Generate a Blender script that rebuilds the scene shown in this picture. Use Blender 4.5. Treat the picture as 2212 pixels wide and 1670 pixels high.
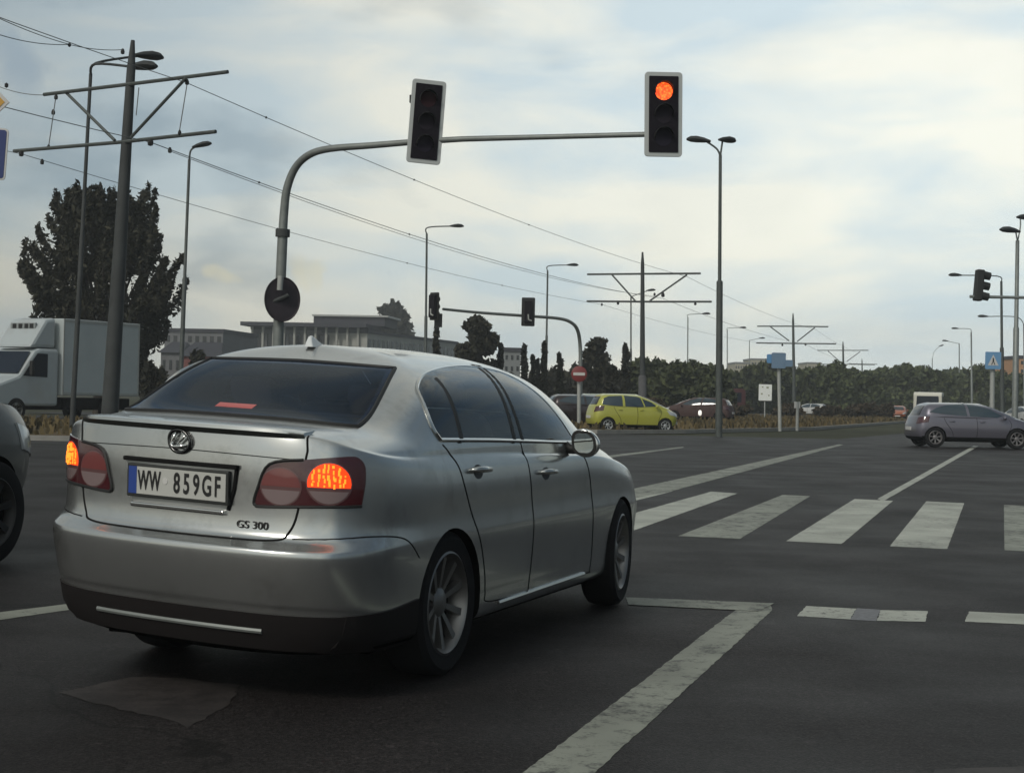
import bpy, bmesh, math, random
from mathutils import Vector, Matrix
from mathutils.bvhtree import BVHTree
R = math.radians
PI = math.pi
sc = bpy.context.scene
for o in list(bpy.data.objects): bpy.data.objects.remove(o, do_unlink=True)
C = sc.collection

# ------------------------------------------------------------------ camera
CAM_H, CAM_F, PITCH, ROLL = 1.289, 3350.0, .0064, .0233      # F in pixels of a 2212 px wide picture
cam = bpy.data.cameras.new('camera'); co = bpy.data.objects.new('camera', cam); C.objects.link(co)
cam.sensor_width = 36; cam.lens = CAM_F/2212*36; cam.clip_start = .05; cam.clip_end = 6000
cr, sr = math.cos(ROLL), math.sin(ROLL)
r0 = Vector((1, 0, 0)); u0 = Vector((0, -math.sin(PITCH), math.cos(PITCH))); f0 = Vector((0, math.cos(PITCH), math.sin(PITCH)))
RT = cr*r0+sr*u0; UP = cr*u0-sr*r0
m = Matrix.Identity(4)
for i in range(3):
    m[i][0] = RT[i]; m[i][1] = UP[i]; m[i][2] = -f0[i]
m[2][3] = CAM_H
co.matrix_world = m
sc.camera = co
CO = Vector((0, 0, CAM_H))
def ray(px, py):
    return f0+RT*((px-1106)/CAM_F)-UP*((py-835)/CAM_F)
def A(px, py, y):                     # the point of the world at distance y ahead seen at a picture position
    d = ray(px, py); return CO+d*(y/d.y)
def G(px, py, z=0.0):                 # the same on the ground
    d = ray(px, py); return CO+d*((z-CAM_H)/d.z)

# ------------------------------------------------------------------ light
SUN_EL, SUN_AZ = 38.0, 215.0          # azimuth clockwise from +Y : behind the camera on the left
SUN_STR = 1.35
sc.view_settings.view_transform = 'Standard'; sc.view_settings.look = 'None'
sc.view_settings.exposure = 0.0; sc.view_settings.gamma = 1.0
w = bpy.data.worlds.new('World'); sc.world = w; w.use_nodes = True
nt = w.node_tree; nt.nodes.clear()
def N(nt, t, **kw):
    n = nt.nodes.new(t)
    for k, v in kw.items():
        if k in n.inputs.keys(): n.inputs[k].default_value = v
        else: setattr(n, k, v)
    return n
def L(nt, a, b): nt.links.new(a, b)
out = N(nt, 'ShaderNodeOutputWorld'); bg = N(nt, 'ShaderNodeBackground'); bg.inputs['Strength'].default_value = .128
L(nt, bg.outputs[0], out.inputs[0])
sky = N(nt, 'ShaderNodeTexSky'); sky.sky_type = 'NISHITA'; sky.sun_disc = False
sky.sun_elevation = R(SUN_EL); sky.sun_rotation = R(SUN_AZ); sky.air_density = 1.2; sky.dust_density = 2.0
tc = N(nt, 'ShaderNodeTexCoord')
mp = N(nt, 'ShaderNodeMapping'); mp.inputs['Scale'].default_value = (1.0, 1.0, 3.4); mp.inputs['Location'].default_value = (3.1, .4, 1.3)
L(nt, tc.outputs['Generated'], mp.inputs[0])
n1 = N(nt, 'ShaderNodeTexNoise'); n1.inputs['Scale'].default_value = 4.2; n1.inputs['Detail'].default_value = 7; n1.inputs['Roughness'].default_value = .52; n1.inputs['Distortion'].default_value = .35
L(nt, mp.outputs[0], n1.inputs['Vector'])
cr1 = N(nt, 'ShaderNodeValToRGB'); cr1.color_ramp.elements[0].position = .39; cr1.color_ramp.elements[0].color = (0, 0, 0, 1)
cr1.color_ramp.elements[1].position = .58; cr1.color_ramp.elements[1].color = (1, 1, 1, 1)
L(nt, n1.outputs['Fac'], cr1.inputs[0])
# colours of the cloud deck : grey-green veil, bluish gaps
mixc = N(nt, 'ShaderNodeMix'); mixc.data_type = 'RGBA'
mixc.inputs[6].default_value = (4.1, 4.8, 5.05, 1); mixc.inputs[7].default_value = (6.1, 6.05, 5.3, 1)
L(nt, cr1.outputs[0], mixc.inputs[0])
# brighter towards the right-hand horizon, dimmer to the left and overhead
sep = N(nt, 'ShaderNodeSeparateXYZ'); L(nt, tc.outputs['Generated'], sep.inputs[0])
dp = N(nt, 'ShaderNodeVectorMath'); dp.operation = 'DOT_PRODUCT'; dp.inputs[1].default_value = Vector((.36, .93, .10)).normalized()
L(nt, tc.outputs['Generated'], dp.inputs[0])
mr = N(nt, 'ShaderNodeMapRange'); mr.inputs[1].default_value = .72; mr.inputs[2].default_value = .99; mr.inputs[3].default_value = .60; mr.inputs[4].default_value = 1.42
L(nt, dp.outputs['Value'], mr.inputs[0])
mulc = N(nt, 'ShaderNodeVectorMath'); mulc.operation = 'SCALE'
drp = N(nt, 'ShaderNodeMapRange'); drp.inputs[1].default_value = .33; drp.inputs[2].default_value = .58; drp.inputs[3].default_value = 1; drp.inputs[4].default_value = .24
L(nt, sep.outputs['X'], drp.inputs[0])
bk_ = N(nt, 'ShaderNodeMapRange'); bk_.inputs[1].default_value = -.15; bk_.inputs[2].default_value = -.85; bk_.inputs[3].default_value = 1; bk_.inputs[4].default_value = 1.9; L(nt, sep.outputs['Y'], bk_.inputs[0])
m0_ = N(nt, 'ShaderNodeMath'); m0_.operation = 'MULTIPLY'; L(nt, mr.outputs[0], m0_.inputs[0]); L(nt, bk_.outputs[0], m0_.inputs[1])
mfac = N(nt, 'ShaderNodeMath'); mfac.operation = 'MULTIPLY'; L(nt, m0_.outputs[0], mfac.inputs[0]); L(nt, drp.outputs[0], mfac.inputs[1])
L(nt, mixc.outputs[2], mulc.inputs[0]); L(nt, mfac.outputs[0], mulc.inputs['Scale'])
# dark little clouds
mp2 = N(nt, 'ShaderNodeMapping'); mp2.inputs['Scale'].default_value = (1, 1, 2.2); mp2.inputs['Location'].default_value = (7.3, 2.2, .2)
L(nt, tc.outputs['Generated'], mp2.inputs[0])
n2 = N(nt, 'ShaderNodeTexNoise'); n2.inputs['Scale'].default_value = 9; n2.inputs['Detail'].default_value = 5; n2.inputs['Roughness'].default_value = .45
L(nt, mp2.outputs[0], n2.inputs['Vector'])
mr2 = N(nt, 'ShaderNodeMapRange'); mr2.inputs[1].default_value = .52; mr2.inputs[2].default_value = .66; mr2.inputs[3].default_value = 0; mr2.inputs[4].default_value = .55
L(nt, n2.outputs['Fac'], mr2.inputs[0])
mrl = N(nt, 'ShaderNodeMapRange'); mrl.inputs[1].default_value = .84; mrl.inputs[2].default_value = .965; mrl.inputs[3].default_value = 1; mrl.inputs[4].default_value = 0.12
L(nt, dp.outputs['Value'], mrl.inputs[0])
mm = N(nt, 'ShaderNodeMath'); mm.operation = 'MULTIPLY'; L(nt, mr2.outputs[0], mm.inputs[0]); L(nt, mrl.outputs[0], mm.inputs[1])
mixd = N(nt, 'ShaderNodeMix'); mixd.data_type = 'RGBA'; mixd.inputs[7].default_value = (1.5, 2.1, 2.6, 1)
L(nt, mm.outputs[0], mixd.inputs[0]); L(nt, mulc.outputs[0], mixd.inputs[6])
blu = N(nt, 'ShaderNodeMix'); blu.data_type = 'RGBA'; blu.blend_type = 'MULTIPLY'; blu.inputs[7].default_value = (.62, .86, 1.15, 1)
inv = N(nt, 'ShaderNodeMath'); inv.operation = 'SUBTRACT'; inv.inputs[0].default_value = 1.0; inv.use_clamp = True; L(nt, drp.outputs[0], inv.inputs[1])
L(nt, inv.outputs[0], blu.inputs[0]); L(nt, mixd.outputs[2], blu.inputs[6])
mixs = N(nt, 'ShaderNodeMix'); mixs.data_type = 'RGBA'; mixs.inputs[0].default_value = .90
L(nt, sky.outputs[0], mixs.inputs[6]); # two small warm cloud heads low on the left
acc = blu.outputs[2]
for (px_, py_, wd_, co_, st_) in ((648, 585, .99993, (5.9, 5.4, 3.7), .5), (700, 590, .99995, (5.9, 5.4, 3.7), .5), (470, 600, .99997, (5.9, 5.4, 3.7), .5), (20, 108, .99985, (2.3, 2.9, 3.4), .75), (62, 150, .99990, (2.3, 2.9, 3.4), .75), (95, 262, .99993, (2.6, 3.2, 3.5), .6), (20, 300, .9994, (3.0, 3.5, 3.7), .5)):
    dv = (f0+RT*((px_-1106)/CAM_F)-UP*((py_-835)/CAM_F)).normalized()
    d2_ = N(nt, 'ShaderNodeVectorMath'); d2_.operation = 'DOT_PRODUCT'; d2_.inputs[1].default_value = dv; nz_ = N(nt, 'ShaderNodeVectorMath'); nz_.operation = 'NORMALIZE'
    wz = N(nt, 'ShaderNodeTexNoise'); wz.inputs['Scale'].default_value = 34; wz.inputs['Detail'].default_value = 5; L(nt, tc.outputs['Generated'], wz.inputs['Vector'])
    wv = N(nt, 'ShaderNodeVectorMath'); wv.operation = 'MULTIPLY_ADD'; wv.inputs[1].default_value = (.06, .06, .025); L(nt, wz.outputs['Color'], wv.inputs[0])
    off_ = N(nt, 'ShaderNodeVectorMath'); off_.operation = 'SUBTRACT'; off_.inputs[1].default_value = (.03, .03, .0125); L(nt, tc.outputs['Generated'], off_.inputs[0]); L(nt, off_.outputs[0], wv.inputs[2])
    L(nt, wv.outputs[0], nz_.inputs[0]); L(nt, nz_.outputs[0], d2_.inputs[0])
    r_ = N(nt, 'ShaderNodeMapRange'); r_.inputs[1].default_value = wd_; r_.inputs[2].default_value = 1.0; r_.inputs[3].default_value = 0; r_.inputs[4].default_value = st_; L(nt, d2_.outputs['Value'], r_.inputs[0])
    m_ = N(nt, 'ShaderNodeMix'); m_.data_type = 'RGBA'; m_.inputs[7].default_value = (*co_, 1); L(nt, r_.outputs[0], m_.inputs[0]); L(nt, acc, m_.inputs[6]); acc = m_.outputs[2]
L(nt, acc, mixs.inputs[7])
L(nt, mixs.outputs[2], bg.inputs[0])
sl = bpy.data.lights.new('sun', 'SUN'); sl.energy = SUN_STR; sl.angle = R(12); sl.color = (1, .95, .86)
so = bpy.data.objects.new('sun', sl); C.objects.link(so)
sd = Vector((math.sin(R(SUN_AZ))*math.cos(R(SUN_EL)), math.cos(R(SUN_AZ))*math.cos(R(SUN_EL)), math.sin(R(SUN_EL))))
so.rotation_euler = sd.to_track_quat('Z', 'Y').to_euler()

# ------------------------------------------------------------------ materials
MC = {}
def mat(name, col, rough=.6, metal=0, spec=.5, coat=0, var=0, vscale=3, bump=0, bscale=40, emit=None, es=0, trans=0, coord='Object', dirt=None, dscale=1.5, dlo=.5, dhi=.7, led=False):
    if name in MC: return MC[name]
    m = bpy.data.materials.new(name); m.use_nodes = True; nt = m.node_tree; b = nt.nodes['Principled BSDF']
    b.inputs['Roughness'].default_value = rough; b.inputs['Metallic'].default_value = metal
    b.inputs['Specular IOR Level'].default_value = spec; b.inputs['Coat Weight'].default_value = coat; b.inputs['Coat Roughness'].default_value = .04
    b.inputs['Base Color'].default_value = (*col, 1); b.inputs['Transmission Weight'].default_value = trans
    tc = N(nt, 'ShaderNodeTexCoord'); cur = None
    if var:
        n = N(nt, 'ShaderNodeTexNoise'); n.inputs['Scale'].default_value = vscale; n.inputs['Detail'].default_value = 6; n.inputs['Roughness'].default_value = .6
        L(nt, tc.outputs[coord], n.inputs['Vector'])
        mx = N(nt, 'ShaderNodeMix'); mx.data_type = 'RGBA'
        mx.inputs[6].default_value = (*[c*(1-var) for c in col], 1); mx.inputs[7].default_value = (*[c*(1+var) for c in col], 1)
        mr = N(nt, 'ShaderNodeMapRange'); mr.inputs[1].default_value = .3; mr.inputs[2].default_value = .7; L(nt, n.outputs['Fac'], mr.inputs[0])
        L(nt, mr.outputs[0], mx.inputs[0]); cur = mx.outputs[2]
    if dirt:
        n = N(nt, 'ShaderNodeTexNoise'); n.inputs['Scale'].default_value = dscale; n.inputs['Detail'].default_value = 9; n.inputs['Roughness'].default_value = .68
        L(nt, tc.outputs[coord], n.inputs['Vector'])
        mr = N(nt, 'ShaderNodeMapRange'); mr.inputs[1].default_value = dlo; mr.inputs[2].default_value = dhi; L(nt, n.outputs['Fac'], mr.inputs[0])
        mx = N(nt, 'ShaderNodeMix'); mx.data_type = 'RGBA'; mx.inputs[6].default_value = (*col, 1); mx.inputs[7].default_value = (*dirt, 1)
        if cur: L(nt, cur, mx.inputs[6])
        L(nt, mr.outputs[0], mx.inputs[0]); cur = mx.outputs[2]
    if cur: L(nt, cur, b.inputs['Base Color'])
    if bump:
        n = N(nt, 'ShaderNodeTexNoise'); n.inputs['Scale'].default_value = bscale; n.inputs['Detail'].default_value = 4
        L(nt, tc.outputs[coord], n.inputs['Vector'])
        bp = N(nt, 'ShaderNodeBump'); bp.inputs['Strength'].default_value = bump; bp.inputs['Distance'].default_value = .01
        L(nt, n.outputs['Fac'], bp.inputs['Height']); L(nt, bp.outputs[0], b.inputs['Normal'])
    if emit:
        b.inputs['Emission Color'].default_value = (*emit, 1); b.inputs['Emission Strength'].default_value = es
        if led:
            vo = N(nt, 'ShaderNodeTexVoronoi'); vo.inputs['Scale'].default_value = 26; L(nt, tc.outputs['Object'], vo.inputs['Vector'])
            m1 = N(nt, 'ShaderNodeMapRange'); m1.inputs[1].default_value = .1; m1.inputs[2].default_value = .65; m1.inputs[3].default_value = es*1.35; m1.inputs[4].default_value = es*.55
            L(nt, vo.outputs['Distance'], m1.inputs[0]); L(nt, m1.outputs[0], b.inputs['Emission Strength'])
            m2 = N(nt, 'ShaderNodeMix'); m2.data_type = 'RGBA'; m2.inputs[6].default_value = (1, .17, .02, 1); m2.inputs[7].default_value = (*emit, 1); L(nt, vo.outputs['Distance'], m2.inputs[0]); L(nt, m2.outputs[2], b.inputs['Emission Color'])
    MC[name] = m; return m

silver = mat('silver_paint', (.50, .51, .50), rough=.22, metal=.86, coat=.4, var=.04, vscale=2.5, dirt=(.20, .195, .18), dscale=3.5, dlo=.52, dhi=.95)
seam = mat('shut_line', (.012, .012, .012), rough=.9, spec=.1)
def pane(name, tint, f0, rough=.03, gc=(.9, .95, 1)):
    m = bpy.data.materials.new(name); m.use_nodes = True; nt = m.node_tree; nt.nodes.clear()
    o = N(nt, 'ShaderNodeOutputMaterial'); t = N(nt, 'ShaderNodeBsdfTransparent'); t.inputs[0].default_value = (*tint, 1)
    g = N(nt, 'ShaderNodeBsdfGlossy'); g.inputs['Roughness'].default_value = rough; g.inputs['Color'].default_value = (*gc, 1)
    lw = N(nt, 'ShaderNodeFresnel'); lw.inputs[0].default_value = f0; mx = N(nt, 'ShaderNodeMixShader')
    L(nt, lw.outputs[0], mx.inputs[0]); L(nt, t.outputs[0], mx.inputs[1]); L(nt, g.outputs[0], mx.inputs[2]); L(nt, mx.outputs[0], o.inputs[0]); MC[name] = m; return m
pane_r = pane('rear_pane', (.30, .36, .50), 1.24, .03, (.66, .76, .90)); pane_s = pane('side_pane', (.78, .84, .85), 1.6)
glass_d = mat('tinted_glass', (.006, .010, .020), rough=.05, spec=.28)
glass_s = mat('side_glass', (.030, .048, .062), rough=.05, spec=.6)
tyre_m = mat('tyre_rubber', (.012, .012, .013), rough=.85, spec=.15, bump=.2)
rim_m = mat('rim_alloy', (.20, .195, .19), rough=.38, metal=.8)
dark_m = mat('dark_plastic', (.010, .010, .011), rough=.8, spec=.15)
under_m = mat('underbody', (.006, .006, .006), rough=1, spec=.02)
chrome = mat('chrome', (.62, .62, .60), rough=.14, metal=1)
red_l = mat('lamp_red', (.16, .008, .008), rough=.12, coat=1)
red_dk = mat('lamp_dark_red', (.055, .007, .010), rough=.12, coat=1)
clear_l = mat('lamp_clear', (.20, .145, .145), rough=.15, coat=1)
lit_l = mat('lamp_lit', (.8, .05, .01), rough=.3, emit=(1, .050, .004), es=1.1)
lit_h = mat('lamp_lit_hot', (.9, .3, .05), rough=.3, emit=(1, .24, .01), es=1.4)
mast_m = mat('mast_steel', (.040, .044, .044), rough=.75, var=.25, vscale=2, bump=.1)
concr = mat('mast_concrete', (.085, .085, .088), rough=.9, var=.2, vscale=3)
galv = mat('galvanised_steel', (.20, .215, .205), rough=.5, metal=.35, var=.15, vscale=5)
galv_l = mat('pale_steel', (.38, .39, .37), rough=.5, metal=.2, var=.1, vscale=5)
lampdk = mat('lamp_housing', (.018, .02, .02), rough=.6)
wire_m = mat('wire', (.15, .155, .15), rough=.8)
board_m = mat('signal_board', (.011, .009, .013), rough=.85, spec=.12)
frame_m = mat('signal_frame', (.42, .44, .43), rough=.5)
white_p = mat('white_paint', (.62, .64, .64), rough=.4, coat=.3, dirt=(.3, .3, .29), dscale=2, dlo=.55, dhi=.8)
sign_w = mat('sign_white', (.55, .54, .52), rough=.5)
sign_r = mat('sign_red', (.19, .026, .026), rough=.5)
sign_b = mat('sign_blue', (.10, .26, .48), rough=.5)
sign_db = mat('sign_deep_blue', (.012, .03, .14), rough=.5)
sign_y = mat('sign_yellow', (.55, .30, .04), rough=.5)
black_m = mat('black', (.008, .008, .008), rough=.6)

# ------------------------------------------------------------------ mesh helpers
class MB:
    def __init__(s): s.v = []; s.f = []; s.m = []
    def add(s, vs, fs, mi=0):
        o = len(s.v); s.v += [tuple(v) for v in vs]
        for f in fs: s.f.append([i+o for i in f]); s.m.append(mi)
        return s
    def box(s, x0, y0, z0, x1, y1, z1, mi=0, M=None):
        vs = [Vector(p) for p in [(x0, y0, z0), (x1, y0, z0), (x1, y1, z0), (x0, y1, z0), (x0, y0, z1), (x1, y0, z1), (x1, y1, z1), (x0, y1, z1)]]
        if M: vs = [M @ v for v in vs]
        return s.add(vs, [(0, 3, 2, 1), (4, 5, 6, 7), (0, 1, 5, 4), (1, 2, 6, 5), (2, 3, 7, 6), (3, 0, 4, 7)], mi)
    def tube(s, pts, r, n=10, mi=0, cap=True):
        pts = [Vector(p) for p in pts]; k = len(pts)
        rr = r if isinstance(r, (list, tuple)) else [r]*k
        vs = []; fs = []; prev = None
        for i, p in enumerate(pts):
            t = (pts[min(i+1, k-1)]-pts[max(i-1, 0)]).normalized()
            if prev is None:
                a = t.orthogonal().normalized()
            else:
                a = (prev-t*prev.dot(t)).normalized()
            prev = a; b = t.cross(a)
            for j in range(n):
                an = 2*PI*j/n; vs.append(p+(a*math.cos(an)+b*math.sin(an))*rr[i])
        for i in range(k-1):
            for j in range(n):
                fs.append((i*n+j, i*n+(j+1) % n, (i+1)*n+(j+1) % n, (i+1)*n+j))
        if cap: fs.append(tuple(range(n-1, -1, -1))); fs.append(tuple((k-1)*n+j for j in range(n)))
        return s.add(vs, fs, mi)
    def lathe(s, prof, M=None, n=32, mi=0):       # prof: (radius, height) about Z
        vs = []; fs = []; k = len(prof)
        for (r, h) in prof:
            for j in range(n):
                a = 2*PI*j/n; v = Vector((r*math.cos(a), r*math.sin(a), h)); vs.append(M @ v if M else v)
        for i in range(k-1):
            for j in range(n): fs.append((i*n+j, i*n+(j+1) % n, (i+1)*n+(j+1) % n, (i+1)*n+j))
        return s.add(vs, fs, mi)
    def prism(s, poly, t0, t1, M=None, mi=0):     # polygon in XZ, thickness along Y
        n = len(poly)
        vs = [Vector((p[0], t0, p[1])) for p in poly]+[Vector((p[0], t1, p[1])) for p in poly]
        if M: vs = [M @ v for v in vs]
        fs = [tuple(range(n)), tuple(range(2*n-1, n-1, -1))]+[(i, i+n, (i+1) % n+n, (i+1) % n) for i in range(n)]
        return s.add(vs, fs, mi)
    def build(s, name, mats, parent=None, smooth=False, bevel=0, M=None, fix=True):
        me = bpy.data.meshes.new(name); me.from_pydata(s.v, [], s.f)
        mats = mats if isinstance(mats, (list, tuple)) else [mats]
        for m_ in mats:
            if m_: me.materials.append(m_)
        for i, p in enumerate(me.polygons): p.material_index = s.m[i]
        if fix:
            bm = bmesh.new(); bm.from_mesh(me); bmesh.ops.recalc_face_normals(bm, faces=bm.faces); bm.to_mesh(me); bm.free()
        return link(name, me, parent, smooth, bevel)
def link(name, me, parent=None, smooth=False, bevel=0):
    o = bpy.data.objects.new(name, me); C.objects.link(o)
    if parent: o.parent = parent
    if smooth:
        for p in me.polygons: p.use_smooth = True
        if smooth != 'all':
            try: me.set_sharp_from_angle(angle=R(40))
            except Exception: pass
    if bevel:
        b = o.modifiers.new('bevel', 'BEVEL'); b.width = bevel; b.segments = 2; b.limit_method = 'ANGLE'
    return o
def rrect(w, h, r, n=4, cx=0, cy=0):
    out = []
    for (sx, sy, a0) in ((1, 1, 0), (-1, 1, 90), (-1, -1, 180), (1, -1, 270)):
        for k in range(n+1):
            a = R(a0+90*k/n); out.append((cx+sx*(w/2-r)+r*math.cos(a), cy+sy*(h/2-r)+r*math.sin(a)))
    return out
def circ(cx, cy, rx, ry=None, n=20): 
    ry = ry or rx
    return [(cx+rx*math.cos(2*PI*k/n), cy+ry*math.sin(2*PI*k/n)) for k in range(n)]
def tag(o, label=None, cat=None, group=None, kind=None):
    if label: o['label'] = label
    if cat: o['category'] = cat
    if group: o['group'] = group
    if kind: o['kind'] = kind
    return o
def thing(name, label, cat, loc=(0, 0, 0), rz=0, group=None):
    o = bpy.data.objects.new(name, None); C.objects.link(o); o.location = loc; o.rotation_euler = (0, 0, rz)
    o.empty_display_size = .3
    return tag(o, label, cat, group)
def copy_tree(o, parent=None):
    c = o.copy(); C.objects.link(c)
    if parent: c.parent = parent
    for ch in list(o.children): copy_tree(ch, c)
    return c

# road frame : u to the right across the road, v along it
RY = .3066
EU = Vector((math.cos(RY), -math.sin(RY), 0)); EV = Vector((math.sin(RY), math.cos(RY), 0))
def UV(u, v, z=0): return EU*u+EV*v+Vector((0, 0, z))
def toUV(p): return p.dot(EU), p.dot(EV)
# ------------------------------------------------------------------ ground, roads, markings
def sheet(name, pts, z, m_, kind='structure', cells=0, parent=None):
    bm = bmesh.new(); vs = [bm.verts.new((p[0], p[1], z)) for p in pts]; f = bm.faces.new(vs)
    if f.normal.z < 0: f.normal_flip()
    bmesh.ops.recalc_face_normals(bm, faces=bm.faces)
    for f in bm.faces:
        f.normal_update()
        if f.normal.z < 0: f.normal_flip()
    me = bpy.data.meshes.new(name); bm.to_mesh(me); bm.free(); me.materials.append(m_)
    o = bpy.data.objects.new(name, me); C.objects.link(o)
    if kind: o['kind'] = kind
    if parent: o.parent = parent
    return o
def asphalt(name, base, worn=.5):
    m_ = bpy.data.materials.new(name); m_.use_nodes = True; nt = m_.node_tree; b = nt.nodes['Principled BSDF']
    b.inputs['Roughness'].default_value = .7; b.inputs['Specular IOR Level'].default_value = .16
    tc = N(nt, 'ShaderNodeTexCoord')
    def noise(scale, det, rot=0, sc_=(1, 1, 1)):
        mp = N(nt, 'ShaderNodeMapping'); mp.inputs['Rotation'].default_value = (0, 0, rot); mp.inputs['Scale'].default_value = sc_
        L(nt, tc.outputs['Object'], mp.inputs[0]); n = N(nt, 'ShaderNodeTexNoise'); n.inputs['Scale'].default_value = scale; n.inputs['Detail'].default_value = det; n.inputs['Roughness'].default_value = .6
        L(nt, mp.outputs[0], n.inputs['Vector']); return n.outputs['Fac']
    def ramp(src, a, b_, lo, hi):
        mr = N(nt, 'ShaderNodeMapRange'); mr.inputs[1].default_value = a; mr.inputs[2].default_value = b_; mr.inputs[3].default_value = lo; mr.inputs[4].default_value = hi; L(nt, src, mr.inputs[0]); return mr.outputs[0]
    def mul(a, b_):
        x = N(nt, 'ShaderNodeMath'); x.operation = 'MULTIPLY'; L(nt, a, x.inputs[0]); L(nt, b_, x.inputs[1]); return x.outputs[0]
    f = mul(ramp(noise(.16, 5), .35, .65, .78, 1.2), ramp(noise(1.3, 6), .3, .7, .88, 1.12))
    f = mul(f, ramp(noise(1.0, 4, RY, (.9, .06, 1)), .35, .65, .80, 1.18))       # wheel tracks along the road
    f = mul(f, ramp(noise(75, 2), .35, .65, .35, 1.8))
    f = mul(f, ramp(noise(28, 3), .35, .65, .6, 1.45))
    f = mul(f, ramp(noise(9, 6), .60, .70, 1.0, 1.7))
    f = mul(f, ramp(noise(240, 1), .55, .70, .9, 2.1))          # pale stones in the wearing course
    vo = N(nt, 'ShaderNodeTexVoronoi'); vo.feature = 'DISTANCE_TO_EDGE'; vo.inputs['Scale'].default_value = .16
    wn = N(nt, 'ShaderNodeTexNoise'); wn.inputs['Scale'].default_value = .8; wn.inputs['Detail'].default_value = 5; L(nt, tc.outputs['Object'], wn.inputs['Vector'])
    wa = N(nt, 'ShaderNodeVectorMath'); wa.operation = 'MULTIPLY_ADD'; wa.inputs[1].default_value = (1.6, 1.6, 0); L(nt, wn.outputs['Color'], wa.inputs[0]); L(nt, tc.outputs['Object'], wa.inputs[2]); L(nt, wa.outputs[0], vo.inputs['Vector'])
    f = mul(f, ramp(vo.outputs['Distance'], .0012, .0035, .45, 1.0))
    f = mul(f, ramp(noise(.55, 3, .3, (1, .5, 1)), .58, .66, 1.0, .68))   # oil-dark patches
    sc_ = N(nt, 'ShaderNodeVectorMath'); sc_.operation = 'SCALE'; sc_.inputs[0].default_value = base; L(nt, f, sc_.inputs['Scale']); L(nt, sc_.outputs[0], b.inputs['Base Color'])
    bp = N(nt, 'ShaderNodeBump'); bp.inputs['Strength'].default_value = .8; bp.inputs['Distance'].default_value = .006
    L(nt, noise(90, 3), bp.inputs['Height']); L(nt, bp.outputs[0], b.inputs['Normal'])
    L(nt, ramp(noise(.7, 4), .3, .7, .56, .74), b.inputs['Roughness'])
    return m_
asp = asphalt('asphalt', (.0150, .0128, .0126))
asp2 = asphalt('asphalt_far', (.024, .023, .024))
def paint(name, col, under, lo, hi, scale=14):
    m_ = bpy.data.materials.new(name); m_.use_nodes = True; nt = m_.node_tree; b = nt.nodes['Principled BSDF']; b.inputs['Roughness'].default_value = .7; b.inputs['Specular IOR Level'].default_value = .3
    tc = N(nt, 'ShaderNodeTexCoord'); n = N(nt, 'ShaderNodeTexNoise'); n.inputs['Scale'].default_value = scale; n.inputs['Detail'].default_value = 8; n.inputs['Roughness'].default_value = .7
    L(nt, tc.outputs['Object'], n.inputs['Vector'])
    mr = N(nt, 'ShaderNodeMapRange'); mr.inputs[1].default_value = lo; mr.inputs[2].default_value = hi; L(nt, n.outputs['Fac'], mr.inputs[0])
    n3 = N(nt, 'ShaderNodeTexNoise'); n3.inputs['Scale'].default_value = .9; n3.inputs['Detail'].default_value = 3; L(nt, tc.outputs['Object'], n3.inputs['Vector'])
    ad = N(nt, 'ShaderNodeMath'); ad.operation = 'MULTIPLY_ADD'; ad.inputs[1].default_value = .38; L(nt, n3.outputs['Fac'], ad.inputs[0]); sb2 = N(nt, 'ShaderNodeMath'); sb2.operation = 'SUBTRACT'; sb2.inputs[1].default_value = .19; L(nt, n.outputs['Fac'], sb2.inputs[0]); L(nt, sb2.outputs[0], ad.inputs[2])
    n4 = N(nt, 'ShaderNodeTexNoise'); n4.inputs['Scale'].default_value = 60; n4.inputs['Detail'].default_value = 2; L(nt, tc.outputs['Object'], n4.inputs['Vector'])
    ae = N(nt, 'ShaderNodeMath'); ae.operation = 'MULTIPLY_ADD'; ae.inputs[1].default_value = .30; L(nt, n4.outputs['Fac'], ae.inputs[0]); se = N(nt, 'ShaderNodeMath'); se.operation = 'SUBTRACT'; se.inputs[1].default_value = .15; L(nt, ad.outputs[0], se.inputs[0]); L(nt, se.outputs[0], ae.inputs[2]); L(nt, ae.outputs[0], mr.inputs[0])
    n2 = N(nt, 'ShaderNodeTexNoise'); n2.inputs['Scale'].default_value = 1.7; n2.inputs['Detail'].default_value = 4; L(nt, tc.outputs['Object'], n2.inputs['Vector'])
    mr2 = N(nt, 'ShaderNodeMapRange'); mr2.inputs[1].default_value = .3; mr2.inputs[2].default_value = .7; mr2.inputs[3].default_value = .72; mr2.inputs[4].default_value = 1.15; L(nt, n2.outputs['Fac'], mr2.inputs[0])
    s_ = N(nt, 'ShaderNodeVectorMath'); s_.operation = 'SCALE'; s_.inputs[0].default_value = col; L(nt, mr2.outputs[0], s_.inputs['Scale'])
    mx = N(nt, 'ShaderNodeMix'); mx.data_type = 'RGBA'; L(nt, s_.outputs[0], mx.inputs[6]); mx.inputs[7].default_value = (*under, 1); L(nt, mr.outputs[0], mx.inputs[0]); L(nt, mx.outputs[2], b.inputs['Base Color'])
    return m_
pw = paint('road_paint', (.38, .39, .34), (.05, .05, .05), .56, .72)
pw2 = paint('road_paint_worn', (.24, .25, .21), (.035, .035, .035), .50, .68, 7)
pw3 = paint('road_paint_faint', (.044, .038, .036), (.018, .0155, .015), .40, .64, 5)
grass_m = mat('verge_grass', (.085, .070, .036), rough=.95, spec=.1, var=.4, vscale=1.2, bump=.6, bscale=12, dirt=(.115, .085, .055), dscale=.35, dlo=.4, dhi=.62)
field = mat('field', (.045, .046, .026), rough=.95, spec=.1, var=.35, vscale=.05)
kerb_m = mat('kerb', (.26, .25, .23), rough=.85, var=.15, vscale=4)
track_m = mat('track_bed', (.06, .055, .05), rough=.95, var=.3, vscale=3)
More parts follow.
